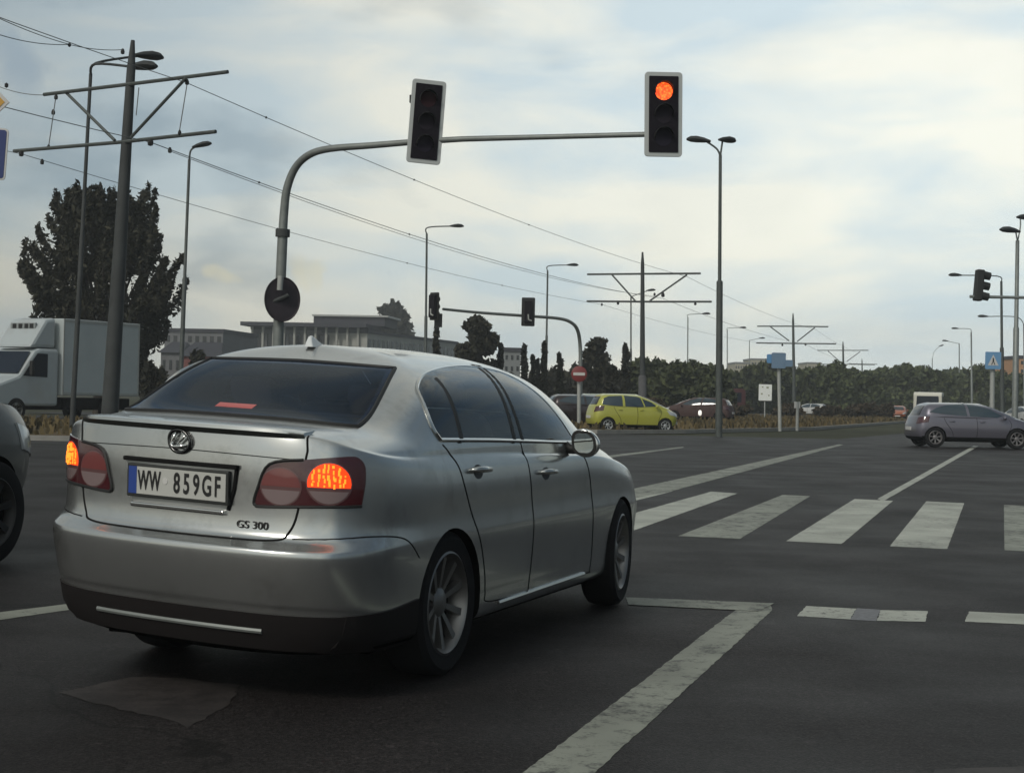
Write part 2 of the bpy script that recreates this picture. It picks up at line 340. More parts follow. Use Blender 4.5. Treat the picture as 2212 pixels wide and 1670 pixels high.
sheet('ground', [(-2500, -60), (2500, -60), (2500, 3200), (-2500, 3200)], -.03, field)
sheet('road', [(-70, -30), (60, -30), (120, 62), (70, 160), (55, 160), (12, 57), (-70, 57)], 0, asp)
def uvs(l, z=0): return [UV(u, v, z) for u, v in l]
def onto(l): return [G(a, b) for a, b in l]
# the road beyond the crossing, running to the vanishing point
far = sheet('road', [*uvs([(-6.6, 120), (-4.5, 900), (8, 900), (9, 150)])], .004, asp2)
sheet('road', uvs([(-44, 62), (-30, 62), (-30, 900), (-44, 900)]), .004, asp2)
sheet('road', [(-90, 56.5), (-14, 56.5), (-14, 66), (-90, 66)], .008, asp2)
def island(name, pts, h=.12, mat_=grass_m, kerb=.18):
    pts = [Vector((p[0], p[1], 0)) for p in pts]; n = len(pts); c = sum(pts, Vector())/n
    cross = sum((pts[i]-c).cross(pts[(i+1) % n]-c).z for i in range(n))
    inn = []
    for i in range(n):
        a, b_, d_ = pts[i-1], pts[i], pts[(i+1) % n]; t = ((b_-a).normalized()+(d_-b_).normalized()).normalized()
        nn = Vector((-t.y, t.x, 0))*(1 if cross > 0 else -1); inn.append(b_+nn*kerb)
    k = MB(); vs = [p+Vector((0, 0, -.01)) for p in pts]+[p+Vector((0, 0, h)) for p in pts]+[p+Vector((0, 0, h)) for p in inn]
    k.add(vs, [(i, (i+1) % n, (i+1) % n+n, i+n) for i in range(n)]+[(i+n, (i+1) % n+n, (i+1) % n+2*n, i+2*n) for i in range(n)])
    ko = k.build('kerb', kerb_m); ko['kind'] = 'structure'
    o = sheet(name, inn, h-.02, mat_); return inn
isl_l = island('verge', [(-60, 37), (-13, 36.0), (-9.2, 36.4), (-6.5, 40), (-6.2, 52), (-9, 55.5), (-60, 55.5)])
g1, g2, g3, g4 = G(1290, 937), G(1480, 936), G(1760, 929), G(1962, 913)
isl_r = island('verge', [(-12, 58.5), (g1.x, g1.y), (g2.x, g2.y), (g3.x, g3.y), (g4.x, g4.y), tuple(UV(-6.6, 220)[:2]), tuple(UV(-5.5, 700)[:2]), tuple(UV(-29, 700)[:2]), tuple(UV(-29, 70)[:2]), (-13, 62)], .14)
sheet('tram_track', uvs([(-25, 75), (-14.5, 75), (-14.5, 690), (-25, 690)]), .125, track_m)
# pedestrian crossing : bars of the near crossing, each its own painted mark of the road
ZO = Vector((1.6375, 14.971, 0)); ZL = 6.9
marks = thing('road_markings', None, None); del marks
mrng = random.Random(77)
def mark(name, pts, m_, z=.002, rag=.004):
    pts = [Vector((p[0], p[1], 0)) for p in pts]; out = []; n = len(pts)
    for i in range(n):                                  # worn, slightly ragged edges
        a, b = pts[i], pts[(i+1) % n]; d = b-a; ln = d.length; k = max(1, min(160, int(ln/.05))); nn = Vector((-d.y, d.x, 0)).normalized()
        for j in range(k): out.append(a+d*(j/k)+nn*(mrng.uniform(-rag, rag) if j else 0))
    return sheet(name, out, z, m_, 'structure')
for i in range(-4, 6):
    a = ZO+EU*i
    q = [a, a+EU*.53, a+EU*.53+EV*ZL, a+EV*ZL]
    if i == 0: q = [G(1465, 1158), G(1598, 1164), G(1750, 1072), G(1691, 1069)]
    if i == 1: q = [G(1698, 1169), G(1818, 1175), G(1929, 1082), G(1846, 1078)]
    if i == 2: q = [G(1922, 1180), G(2046, 1186), G(2083, 1087), G(2001, 1083)]
    if i == -1: q = [G(1367, 1141) - EU*.10, G(1380, 1150), G(1593, 1066), G(1538, 1061)]
    if i == -1: q = [ZO-EU*1.0-EV*.1, ZO-EU*.47-EV*.0, G(1593, 1066), G(1536, 1062)]
    mark('crossing_bar', q, pw if i % 3 else pw2)
mark('lane_line', onto([(1440, 1064), (1822, 961), (1812, 960), (1368, 1056), (1362, 1078)]), pw2, .0035)
mark('lane_line', onto([(1908, 1083), (1895, 1078), (2103, 963), (2114, 964)]), pw, .0035)
mark('lane_line', onto([(1300, 986), (1300, 991), (1478, 967), (1475, 965)]), pw2)
mark('lane_line', onto([(1090, 1700), (1262, 1690), (1668, 1318), (1664, 1308), (1588, 1318)]), pw2, .002)
mark('stop_line', onto([(1352, 1291), (1358, 1307), (1640, 1321), (1672, 1304)]), pw2, .0045)
mark('stop_line', onto([(1742, 1309), (1722, 1331), (1836, 1338), (1850, 1315)]), pw)
mark('stop_line', onto([(1902, 1318), (1894, 1341), (1999, 1343), (2004, 1320)]), pw)
mark('tar_patch', onto([(1851, 1314), (1836, 1339), (1893, 1342), (1901, 1317)]), mat('tar', (.10, .10, .11), rough=.6, var=.4, vscale=30))
mark('stop_line', onto([(2093, 1321), (2085, 1343), (2290, 1352), (2290, 1330)]), pw)
mark('stop_line', onto([(-60, 1348), (-60, 1330), (200, 1298), (420, 1252), (440, 1256), (215, 1308)]), pw2)
mark('turn_arrow', onto([(125, 1496), (282, 1463), (400, 1466), (519, 1480), (497, 1520), (405, 1573), (365, 1555), (299, 1542), (176, 1511)]), pw3, rag=.012)
mark('lane_line', onto([(2020, 1662), (2230, 1655), (2240, 1680), (2000, 1690)]), pw3)
# far crossing dashes in front of the verge
for k in range(5):
    p = G(1494+k*13, 930); 
    q = [p, p+Vector((.35, 0, 0)), p+Vector((.75, 1.6, 0)), p+Vector((.4, 1.6, 0))]
    mark('crossing_bar', q, pw2, .02)
# ------------------------------------------------------------------ vehicles
def lerp(a, b, t): return a+(b-a)*t
def keyed(pts, c):
    for (c0, v0), (c1, v1) in zip(pts, pts[1:]):
        if c <= c1:
            t = (c-c0)/(c1-c0) if c1 > c0 else 0
            return lerp(v0, v1, t)
    return pts[-1][1]
RX = [0, .36, .66, .87, .965, 1.0]; RD = [0, .012, .05, .14, .30, .52]
def plan(w, yr, yf, zk, p):
    out = []
    for k in range(6): out.append(Vector((w*RX[k], yr+RD[k]*p.get('rcor', 1), keyed(zk, k))))
    ya, yb = yr+.52*p.get('rcor', 1), yf-.80
    for k in range(1, 8):
        out.append(Vector((w, lerp(ya, yb, k/8), keyed(zk, 5+k))))
    FX = [1.0, .955, .84, .62, .33, 0]; FD = [.74, .40, .18, .07, .015, 0]
    for k in range(6): out.append(Vector((w*FX[k]*(.97 if k < 3 else 1), yf-FD[k], keyed(zk, 13+k))))
    return out
def upper(y0, y1, xs, zk, rd, fd):
    out = []
    for k in range(5): out.append(Vector((xs[k], y0+rd[k], keyed(zk, k))))
    ya, yb = y0+rd[5], y1-fd[0]
    for k in range(8): out.append(Vector((xs[5+k], lerp(ya, yb, k/7), keyed(zk, 5+k))))
    for k in range(6): out.append(Vector((xs[13+k], y1-fd[1+k], keyed(zk, 13+k))))
    return out
def car_rows(p):
    W, yr, yf = p['W'], p['yr'], p['yf']; rows = []
    for (w, a, b, zr, zs, zf) in p['low']:
        rows.append(plan(W*w, yr+a, yf-b, [(0, zr), (3, zr), (6, zs), (12, zs), (15, zf), (18, zf)], p))
    w, a, b, zk = p['shoulder']; rows.append(plan(W*w, yr+a, yf-b, zk, p))
    wb, wr = p['wb'], p['wr']
    xs = [0, .36*wb, .64*wb, .83*wb, .945*wb, .985*wb, wb, wb, wb, wb, .995*wb, .975*wb, .945*wb, .885*wb, .76*wb, .57*wb, .38*wb, .19*wb, 0]
    base = upper(p['gb'], p['cw'], xs, p['beltz'], [0, 0, .03, .11, .25, .45], [.45, .25, .12, .04, .01, 0, 0])
    xs = [0, .40*wr, .70*wr, .87*wr, .94*wr, .975*wr, .99*wr, wr, wr, wr, wr, .99*wr, .975*wr, .915*wr, .77*wr, .57*wr, .37*wr, .18*wr, 0]
    top = upper(p['rt'], p['ft'], xs, p['roofz'], [0, 0, -.01, -.02, .02, .12], [.15, .07, .04, .02, .01, 0, 0])
    lip = rows[-1]; mid = []
    for c in range(19):
        q = lerp(lip[c], base[c], .5)
        if c >= 12: q.z += p.get('hoodb', .03)*min(1, (c-11)/3)
        if c <= 3: q.z = lerp(lip[c].z, base[c].z, .75)
        mid.append(q)
    rows.append(mid); rows.append(base)
    g = []
    for c in range(19):
        q = lerp(base[c], top[c], .52); n = Vector((p.get('bul', .028), 0, .014)) if 4 <= c <= 13 else Vector((0, -.022 if c < 4 else .03, .018))
        g.append(q+n)
    rows.append(g); rows.append(top)
    zc = p['zc']; ym = [(0, p['rt']+.15), (18, p['ft']-.12)]
    rows.append([Vector((top[c].x*.55, lerp(top[c].y, keyed(ym, c), .55), lerp(top[c].z, zc, .72))) for c in range(19)])
    rows.append([Vector((0, keyed(ym, c), zc-.012*abs(c-9)/9)) for c in range(19)])
    r0 = rows[0]; rows.insert(0, [Vector((0, lerp(r0[0].y, r0[18].y, c/18), r0[c].z)) for c in range(19)])
    return rows
def car_shell(name, p, mats, parent, level=2):
    rows = car_rows(p); V = []; idx = {}; F = []
    def vid(r, c):
        c %= 36; q = rows[r][c if c <= 18 else 36-c].copy()
        if c > 18: q.x = -q.x
        if abs(q.x) < 1e-5: q.x = 0
        k = (round(q.x, 4), round(q.y, 4), round(q.z, 4))
        if k not in idx: idx[k] = len(V); V.append(q)
        return idx[k]
    for r in range(len(rows)-1):
        for c in range(36):
            f = []
            for i in (vid(r, c), vid(r, c+1), vid(r+1, c+1), vid(r+1, c)):
                if i not in f: f.append(i)
            if len(f) > 2: F.append(f)
    me = bpy.data.meshes.new(name); me.from_pydata([tuple(v) for v in V], [], F)
    cre = {}
    for (rr_, val) in ((len(p['low'])+1, p.get('cr_s', .5)), (p.get('cr_row', -1), .55)):
        if rr_ > 0:
            for c in range(36): cre[frozenset((vid(rr_, c), vid(rr_, c+1)))] = val
    bm = bmesh.new(); bm.from_mesh(me); cl_ = bm.edges.layers.float.get('crease_edge') or bm.edges.layers.float.new('crease_edge')
    for e in bm.edges:
        k_ = frozenset((e.verts[0].index, e.verts[1].index))
        if k_ in cre: e[cl_] = cre[k_]
    bm.to_mesh(me); bm.free()
    bm = bmesh.new(); bm.from_mesh(me); bmesh.ops.recalc_face_normals(bm, faces=bm.faces); bm.to_mesh(me); bm.free()
    o = bpy.data.objects.new(name, me); C.objects.link(o)
    s = o.modifiers.new('s', 'SUBSURF'); s.levels = level; s.render_levels = level
    dg = bpy.context.evaluated_depsgraph_get(); dg.update(); full = bpy.data.meshes.new_from_object(o.evaluated_get(dg))
    bv = bvh_of(full)
    # wheel arches
    wr_ = p['arch']; cut = MB()
    for y in p['axles']:
        for s_ in (-1, 1):
            M = Matrix.Translation((s_*(p['W']+.2), y, p['wz'])) @ Matrix.Rotation(PI/2*-s_, 4, 'Y')
            cut.lathe([(0, 0), (wr_, 0), (wr_, .52), (0, .52)], M, 40)
    cm = bpy.data.meshes.new('cut'); cm.from_pydata(cut.v, [], cut.f)
    bm = bmesh.new(); bm.from_mesh(cm); bmesh.ops.remove_doubles(bm, verts=bm.verts, dist=1e-4); bmesh.ops.dissolve_degenerate(bm, dist=1e-5, edges=bm.edges); bmesh.ops.recalc_face_normals(bm, faces=bm.faces); bm.to_mesh(cm); bm.free()
    cutter = bpy.data.objects.new('cut', cm); C.objects.link(cutter)
    o.modifiers.clear(); o.data = full
    if p.get('cabin'):
        sp_, rp_ = p['cabin']; cm2 = MB()
        n_ = len(sp_); cm2.add([(-1.2, a, b) for a, b in sp_]+[(1.2, a, b) for a, b in sp_], [tuple(range(n_)), tuple(range(2*n_-1, n_-1, -1))]+[(i, i+n_, (i+1) % n_+n_, (i+1) % n_) for i in range(n_)])
        m2 = bpy.data.meshes.new('c2'); m2.from_pydata(cm2.v, [], cm2.f); cm3 = MB(); n_ = len(rp_)
        cm3.add([(a, -1.3, b) for a, b in rp_]+[(a, 3.2, b) for a, b in rp_], [tuple(range(n_)), tuple(range(2*n_-1, n_-1, -1))]+[(i, i+n_, (i+1) % n_+n_, (i+1) % n_) for i in range(n_)])
        m3 = bpy.data.meshes.new('c3'); m3.from_pydata(cm3.v, [], cm3.f)
        for q in (m2, m3):
            bm = bmesh.new(); bm.from_mesh(q); bmesh.ops.recalc_face_normals(bm, faces=bm.faces); bm.to_mesh(q); bm.free()
        cobs = [bpy.data.objects.new('c2', m2), bpy.data.objects.new('c3', m3)]
        for q in cobs:
            C.objects.link(q); bb_ = o.modifiers.new('cc', 'BOOLEAN'); bb_.operation = 'DIFFERENCE'; bb_.object = q; bb_.solver = 'EXACT'
    else: cobs = []
    b = o.modifiers.new('b', 'BOOLEAN'); b.operation = 'DIFFERENCE'; b.object = cutter; b.solver = 'EXACT'
    dg = bpy.context.evaluated_depsgraph_get(); dg.update(); res = bpy.data.meshes.new_from_object(o.evaluated_get(dg))
    bpy.data.objects.remove(o); bpy.data.objects.remove(cutter)
    for q in cobs: bpy.data.objects.remove(q)
    res.materials.clear()
    for m_ in mats: res.materials.append(m_)
    for f in res.polygons:
        f.use_smooth = True; c = f.center; f.material_index = 0
        for y in p['axles']:
            if math.hypot(c.y-y, c.z-p['wz']) < wr_+.002 and abs(f.normal.x) > .95 and abs(c.x) < p['W']*.78: f.material_index = 1
            dd = Vector((0, c.y-y, c.z-p['wz']))
            if abs(dd.length-wr_) < .012 and dd.normalized().dot(f.normal) < -.8: f.material_index = 1
        if cobs:
            nn_ = bv.find_nearest(c)
            if nn_[3] is not None and (nn_[3] > .006 or abs(nn_[1].dot(f.normal)) < .6) and c.z > 1.04: f.material_index = 1
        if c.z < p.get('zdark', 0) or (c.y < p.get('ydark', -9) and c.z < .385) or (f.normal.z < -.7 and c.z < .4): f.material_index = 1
    try: res.set_sharp_from_angle(angle=R(38))
    except Exception: pass
    res.name = name; ob = bpy.data.objects.new(name, res); C.objects.link(ob); ob.parent = parent
    return ob, bv
def bvh_of(me):
    return BVHTree.FromPolygons([v.co.copy() for v in me.vertices], [tuple(p.vertices) for p in me.polygons])
def frame(d):                      # a viewing direction in the XY plane -> the axis that runs to the right when looking along it
    d = Vector(d).normalized(); return d, Vector((d.y, -d.x, 0))
def patch(name, mat_, bv, parent, outline, d, off=.004, step=.06, thick=.012, org=(0, 0, 0), smooth=True):
    """a thin curved panel whose outline is given in (s, z), laid on the body by moving it along d"""
    d, s = frame(d); org = Vector(org)
    bm = bmesh.new(); vs = [bm.verts.new((a, 0, b)) for a, b in outline]; bm.faces.new(vs)
    a0 = min(a for a, b in outline); a1 = max(a for a, b in outline); b0 = min(b for a, b in outline); b1 = max(b for a, b in outline)
    k = 1
    while a0+k*step < a1:
        bmesh.ops.bisect_plane(bm, geom=bm.verts[:]+bm.edges[:]+bm.faces[:], plane_co=(a0+k*step, 0, 0), plane_no=(1, 0, 0)); k += 1
    k = 1
    while b0+k*step < b1:
        bmesh.ops.bisect_plane(bm, geom=bm.verts[:]+bm.edges[:]+bm.faces[:], plane_co=(0, 0, b0+k*step), plane_no=(0, 0, 1)); k += 1
    last = None
    for v in bm.verts:
        o = org+s*v.co.x+Vector((0, 0, v.co.z))-d*4
        h, n, i, di = bv.ray_cast(o, d, 12)
        v.co = (h+(n if n.dot(d) < 0 else -n)*off) if h else (org+s*v.co.x+Vector((0, 0, v.co.z)))
    bm.normal_update()
    fn = sum((f.normal for f in bm.faces), Vector())
    if fn.dot(d) > 0: bmesh.ops.reverse_faces(bm, faces=bm.faces)
    bnd = [e for e in bm.edges if e.is_boundary]
    ex = bmesh.ops.extrude_edge_only(bm, edges=bnd)
    for g in ex['geom']:
        if isinstance(g, bmesh.types.BMVert): g.co += d*(off+thick)
    me = bpy.data.meshes.new(name); bm.to_mesh(me); bm.free(); me.materials.append(mat_)
    ob = bpy.data.objects.new(name, me); C.objects.link(ob); ob.parent = parent
    for f in me.polygons: f.use_smooth = smooth
    try: me.set_sharp_from_angle(angle=R(35))
    except Exception: pass
    return ob
def smoothline(pts, n=5):
    pts = [Vector(p) for p in pts]; out = []
    for i in range(len(pts)-1):
        p0 = pts[max(i-1, 0)]; p1 = pts[i]; p2 = pts[i+1]; p3 = pts[min(i+2, len(pts)-1)]
        for k in range(n):
            t = k/n; out.append(.5*((2*p1)+(p2-p0)*t+(2*p0-5*p1+4*p2-p3)*t*t+(3*p1-p0-3*p2+p3)*t**3))
    out.append(pts[-1]); return out
def onbody(bv, pts, d, off, org=(0, 0, 0)):
    d, s = frame(d); out = []
    for a, b in pts:
        o = Vector(org)+s*a+Vector((0, 0, b))
        h, n, i, di = bv.ray_cast(o-d*4, d, 12)
        if h: out.append(h+(n if n.dot(d) < 0 else -n)*off)
    return out
def seamline(mb, bv, pts, d, wd=.0045, off=-.001, n=6, mi=0):
    q = smoothline([(a, b, 0) for a, b in pts], n); P = onbody(bv, [(v.x, v.y) for v in q], d, off)
    if len(P) > 1: mb.tube(P, wd, 5, mi)
def flip(o, name=None):            # a mirrored twin of a part on the other side of the car
    me = o.data.copy()
    for v in me.vertices: v.co.x = -v.co.x
    me.flip_normals()
    c = bpy.data.objects.new(name or o.name.split('.')[0], me); C.objects.link(c); c.parent = o.parent
    for k in o.keys():
        if k in ('label',): c[k] = o[k]
    return c
def wheel(parent, x, y, z, r, wd, rim_r, side, spokes=10, rim=None, name='wheel', steer=0):
    """tyre with its rim as a sub-part; side +1 / -1 tells which way the rim faces"""
    M = Matrix.Translation((x, y, z)) @ Matrix.Rotation(steer, 4, 'Z') @ Matrix.Rotation(PI/2*side, 4, 'Y')
    t = MB(); h = wd/2
    t.lathe([(rim_r*.98, -h*.8), (r-.035, -h), (r-.008, -h*.8), (r, -h*.35), (r, h*.35), (r-.008, h*.8), (r-.035, h), (rim_r+.008, h*.93), (rim_r*.97, h*.72), (rim_r*.97, -h*.8)], M, 48)
    ty = t.build(name, tyre_m, parent, smooth=True)
    g = MB()
    g.lathe([(rim_r+.006, h*.90), (rim_r-.004, h*.95), (rim_r-.022, h*.72), (rim_r-.03, h*.1)], M, 48)
    g.lathe([(.0001, h*.62), (.052, h*.62), (.07, h*.5), (.075, h*.15)], M, 24)
    for k in range(spokes):
        a = 2*PI*k/spokes
        for da in ((-.05, .05) if spokes <= 7 else (0,)):
            p0 = Vector((.05*math.cos(a), .05*math.sin(a), h*.50)); p1 = Vector(((rim_r-.014)*math.cos(a+da), (rim_r-.014)*math.sin(a+da), h*.76))
            sd_ = Vector((-math.sin(a), math.cos(a), 0)); w0, w1 = .012, .017
            q = [p0-sd_*w0, p0+sd_*w0, p1+sd_*w1, p1-sd_*w1]; lo = Vector((0, 0, -.035))
            vs = [M @ v for v in q]+[M @ (v+lo) for v in q]
            g.add(vs, [(0, 1, 2, 3), (7, 6, 5, 4), (0, 4, 5, 1), (1, 5, 6, 2), (2, 6, 7, 3), (3, 7, 4, 0)])
    g.build('rim', rim or rim_m, ty, smooth=True)
    k = MB(); k.lathe([(.0001, -h*.1), (rim_r-.02, -h*.1)], M, 32); k.lathe([(.001, 0), (rim_r*.62, 0)], M, 32)
    k.build('brake_disc', under_m, ty)
    return ty
def textmesh(txt, size, mat_, parent, M, name='lettering', xs=1.0, ext=.001, bold=0):
    cu = bpy.data.curves.new('t', 'FONT'); cu.body = txt; cu.size = size; cu.align_x = 'CENTER'; cu.align_y = 'CENTER'; cu.extrude = ext; cu.offset = bold
    o = bpy.data.objects.new('t', cu); C.objects.link(o)
    dg = bpy.context.evaluated_depsgraph_get(); dg.update(); me = bpy.data.meshes.new_from_object(o.evaluated_get(dg)); bpy.data.objects.remove(o)
    me.transform(Matrix.Diagonal((xs, 1, 1, 1))); me.transform(M); me.materials.clear(); me.materials.append(mat_)
    ob = bpy.data.objects.new(name, me); C.objects.link(ob); ob.parent = parent
    return ob

SIDE = (-1, 0, 0)      # looking from the right side (+X) inward : s axis = +Y
REAR = (0, 1, 0)       # looking from behind : s axis = +X
# ---- the silver saloon in front of us
P0 = dict(W=.885, yr=-1.085, yf=3.68, arch=.366, axles=(0.02, 2.78), wz=.335, zdark=0,
          low=[(.74, .20, .35, .185, .19, .20), (.978, .060, .16, .232, .215, .24), (.985, .040, .08, .402, .33, .36), (.985, .020, .04, .425, .36, .40), (.988, .014, .035, .445, .38, .41), (.992, -.010, .02, .53, .48, .50),
               (1.0, -.028, .0, .635, .62, .60), (.998, -.018, .005, .655, .67, .62), (.990, .035, .02, .685, .74, .66), (.988, .058, .03, .712, .79, .68), (.988, .062, .06, .82, .86, .72), (.982, .060, .10, .98, .935, .76), (.972, .070, .14, 1.085, .985, .79)],
          shoulder=(.948, .078, .20, [(0, 1.135), (2, 1.128), (3, 1.10), (4, 1.055), (5, 1.035), (8, 1.025), (11, .99), (12, .965), (13, .92), (14, .86), (15, .81), (18, .80)]),
          wb=.835, wr=.70, gb=-.60, cw=2.62, rt=.24, ft=1.74,
          beltz=[(0, 1.155), (2, 1.15), (3, 1.145), (4, 1.13), (5, 1.115), (6, 1.10), (9, 1.085), (12, 1.05), (14, 1.045), (18, 1.07)],
          roofz=[(0, 1.470), (2, 1.460), (3, 1.442), (4, 1.428), (6, 1.450), (8, 1.465), (10, 1.455), (12, 1.415), (14, 1.435), (16, 1.46), (18, 1.468)], zc=1.530, bul=.042, cr_row=8, cr_s=.6, ydark=-.33)
SED_POSE = (-1.02, 7.44, .362)
car = thing('silver_car', 'silver four-door saloon car filling the left foreground, seen from behind with brake lights lit', 'car', (SED_POSE[0], SED_POSE[1], 0), -SED_POSE[2])
def mirror_pts(pts): return [(-a, b) for a, b in pts]
def grow(poly, k):
    cx = sum(a for a, b in poly)/len(poly); cz = sum(b for a, b in poly)/len(poly)
    n = len(poly); out = []
    for i in range(n):
        a = Vector(poly[i-1]+(0,)); b = Vector(poly[i]+(0,)); c = Vector(poly[(i+1) % n]+(0,))
        t = (c-a).normalized(); nrm = Vector((t.y, -t.x, 0))
        if nrm.dot(b-Vector((cx, cz, 0))) < 0: nrm = -nrm
        q = b+nrm*k; out.append((q.x, q.y))
    return out
rg = smoothline([(0, 1.168, 0), (.32, 1.166, 0), (.655, 1.155, 0)], 6)[:-1]+smoothline([(.655, 1.155, 0), (.645, 1.22, 0), (.605, 1.33, 0), (.555, 1.416, 0)], 5)[:-1]+smoothline([(.555, 1.416, 0), (.25, 1.424, 0), (0, 1.428, 0)], 6)
rg = [(v.x, v.y) for v in rg]
sg = [(-.03, 1.102), (-.065, 1.15), (-.06, 1.22), (-.01, 1.30), (.06, 1.345), (.21, 1.392), (.45, 1.425), (.74, 1.442), (1.0, 1.438), (1.24, 1.415), (1.44, 1.36), (1.63, 1.275), (1.79, 1.17), (1.90, 1.075), (1.85, 1.055), (1.2, 1.073), (.6, 1.09)]
sgs = [(v.x, v.y) for v in smoothline([(a, b, 0) for a, b in sg[:14]], 3)]+sg[14:]
rgf = rg+mirror_pts(rg[1:-1])[::-1]
P0['cabin'] = (grow(sgs, -.012), [(a*.955, 1.29+(b-1.29)*.88) for a, b in rgf])
body, bv = car_shell('body', P0, [silver, under_m], car, 3)
# glazing
rgo = patch('rear_window', pane_r, bv, car, rgf, REAR, .004, .025, .012)
cl = MB(); cl.box(-.165, -.02, 1.178, .165, .06, 1.202, 0)
# high brake lamp shows through the glass as a dim red bar on it
hb = patch('high_brake_lamp', mat('brake_bar', (.20, .02, .02), rough=.3, emit=(1, .07, .03), es=.16), bv, rgo, [(-.13, 1.195), (.08, 1.195), (.08, 1.215), (-.13, 1.215)], REAR, .0045, .08, .001)
ring = sgs+[sgs[0]]; k = MB(); P = onbody(bv, [(q.x, q.y) for q in smoothline([(a, b, 0) for a, b in ring], 2)], SIDE, .002); k.tube(P, .0105, 6)
sur = k.build('window_surround', chrome, car, smooth=True); flip(sur)
rub = rgf+[rgf[0]]; k = MB(); P = onbody(bv, rub, REAR, .001); k.tube(P, .010, 6); k.build('window_seal', black_m, car, smooth=True)
swin = patch('side_window', pane_s, bv, car, sgs, SIDE, .0075, .025, .006); flip(swin)
for q in ([(.235, 1.372), (.262, 1.378), (.215, 1.085), (.175, 1.086)], [(.905, 1.452), (.935, 1.452), (.915, 1.07), (.875, 1.07)], [(.97, 1.45), (.995, 1.45), (1.030, 1.07), (.995, 1.07)]):
    pb = patch('window_pillar', black_m, bv, car, q, SIDE, .010, .03, .006); flip(pb)
wsg = smoothline([(0, 1.095, 0), (.40, 1.09, 0), (.66, 1.075, 0)], 4)[:-1]+smoothline([(.66, 1.075, 0), (.58, 1.30, 0), (.52, 1.41, 0)], 4)[:-1]+smoothline([(.52, 1.41, 0), (.25, 1.44, 0), (0, 1.448, 0)], 4)
wsg = [(v.x, v.y) for v in wsg]
patch('windscreen', pane_s, bv, car, wsg+mirror_pts(wsg[1:-1])[::-1], (0, -1, 0), .004, .03, .012)
# shut lines
s_ = MB()
seamline(s_, bv, [(.61, 1.118), (.610, 1.06), (.605, 1.02), (.582, .82), (.548, .725), (.49, .690), (.21, .683), (-.21, .683), (-.49, .690), (-.548, .725), (-.582, .82), (-.605, 1.02), (-.610, 1.06), (-.61, 1.118)], REAR, .0055)
seamline(s_, bv, [(.60, 1.02), (0, 1.03), (-.60, 1.02)], REAR, .0022, .001)
s_.build('boot_seam', seam, car)
for line in ([(-.02, 1.08), (.09, 1.0), (.17, .87), (.25, .75), (.36, .60), (.43, .45), (.45, .36), (.50, .31), (1.0, .295)],
    [(.985, 1.075), (1.04, .95), (1.09, .70), (1.09, .50), (1.06, .29)],
    [(1.86, 1.03), (2.0, .95), (2.08, .80), (2.12, .55), (2.11, .32), (2.0, .295), (1.0, .295)]):
    s_ = MB(); seamline(s_, bv, line, SIDE)
    ds = s_.build('door_seam', seam, car); flip(ds)
s_ = MB(); seamline(s_, bv, [(-.98, .70), (-.75, .715), (-.50, .69), (-.36, .60)], SIDE, .004); bs = s_.build('bumper_seam', seam, car); flip(bs)
# boot lip spoiler
sp = MB(); n = 30; pr = []
for k in range(n+1):
    x = -.60+1.20*k/n
    h = onbody(bv, [(x, 1.112)], REAR, 0)[0]; e = max(0, 1-abs(x/.605)**4)**.5
    pr.append([Vector((x, h.y-.030*e, 1.128+.014*e)), Vector((x, h.y-.033*e, 1.120+.008*e)), Vector((x, h.y-.006*e, 1.106)), Vector((x, h.y+.01, 1.102)), Vector((x, h.y+.10, 1.140)), Vector((x, h.y+.03, 1.130+.022*e))])
vs = [v for r_ in pr for v in r_]; fs = []
for k in range(n):
    for j in range(6): fs.append((k*6+j, k*6+(j+1) % 6, (k+1)*6+(j+1) % 6, (k+1)*6+j))
fs += [tuple(range(6)), tuple(n*6+j for j in range(5, -1, -1))]
mi = [0]*len(fs)
sp.add(vs, fs)
for k in range(n):
    sp.m[k*6+1] = 1; sp.m[k*6+2] = 1
sp.build('boot_spoiler', [silver, mat('spoiler_edge', (.03, .035, .032), rough=.5)], car, smooth=True)
# tail lamps : panel on the corner, looking along a diagonal
DG = Vector((-.50, .866, 0)); dD, dS = frame(DG)
def sz(P): return (Vector(P).dot(dS), P[2])
def lampshape(lst): return [sz(p) for p in lst]
lamp = patch('tail_lamp', red_dk, bv, car, [(v.x, v.y) for v in smoothline([(-.168, .838, 0), (-.155, .888, 0), (-.104, .996, 0), (.042, 1.022, 0), (.235, 1.043, 0), (.285, 1.034, 0), (.310, 1.0, 0), (.312, .93, 0), (.297, .842, 0)], 3)]+[(.08, .834), (-.135, .822), (-.16, .826)], DG, .006, .025, .03)
s1, z1, s2, z2 = -.052, .909, .155, .930
E_ = [patch('lamp_ring', mat('lamp_rim', (.11, .05, .05), rough=.2, coat=1), bv, lamp, circ(s1, z1, .090, .080, 28), DG, .0070, .03, .002),
      patch('reversing_lamp', clear_l, bv, lamp, [q for q in circ(s1, z1, .084, .074, 32) if q[1] < z1-.012], DG, .0082, .03, .002),
      patch('lamp_reflector', mat('lamp_pale_red', (.17, .04, .038), rough=.15, coat=1), bv, lamp, [q for q in circ(s1, z1, .084, .074, 32) if q[1] > z1-.014], DG, .0082, .03, .002),
      patch('lamp_ring', mat('lamp_rim', (.2, .1, .1)), bv, lamp, circ(s2, z2, .100, .088, 28), DG, .0070, .03, .002),
      patch('reversing_lamp', clear_l, bv, lamp, [q for q in circ(s2, z2, .092, .081, 32) if q[1] < z2-.018], DG, .0082, .03, .002),
      patch('brake_light', lit_l, bv, lamp, [q for q in circ(s2, z2, .094, .083, 32) if q[1] > z2-.022], DG, .0086, .03, .002)]
hot = MB(); lr = random.Random(3)
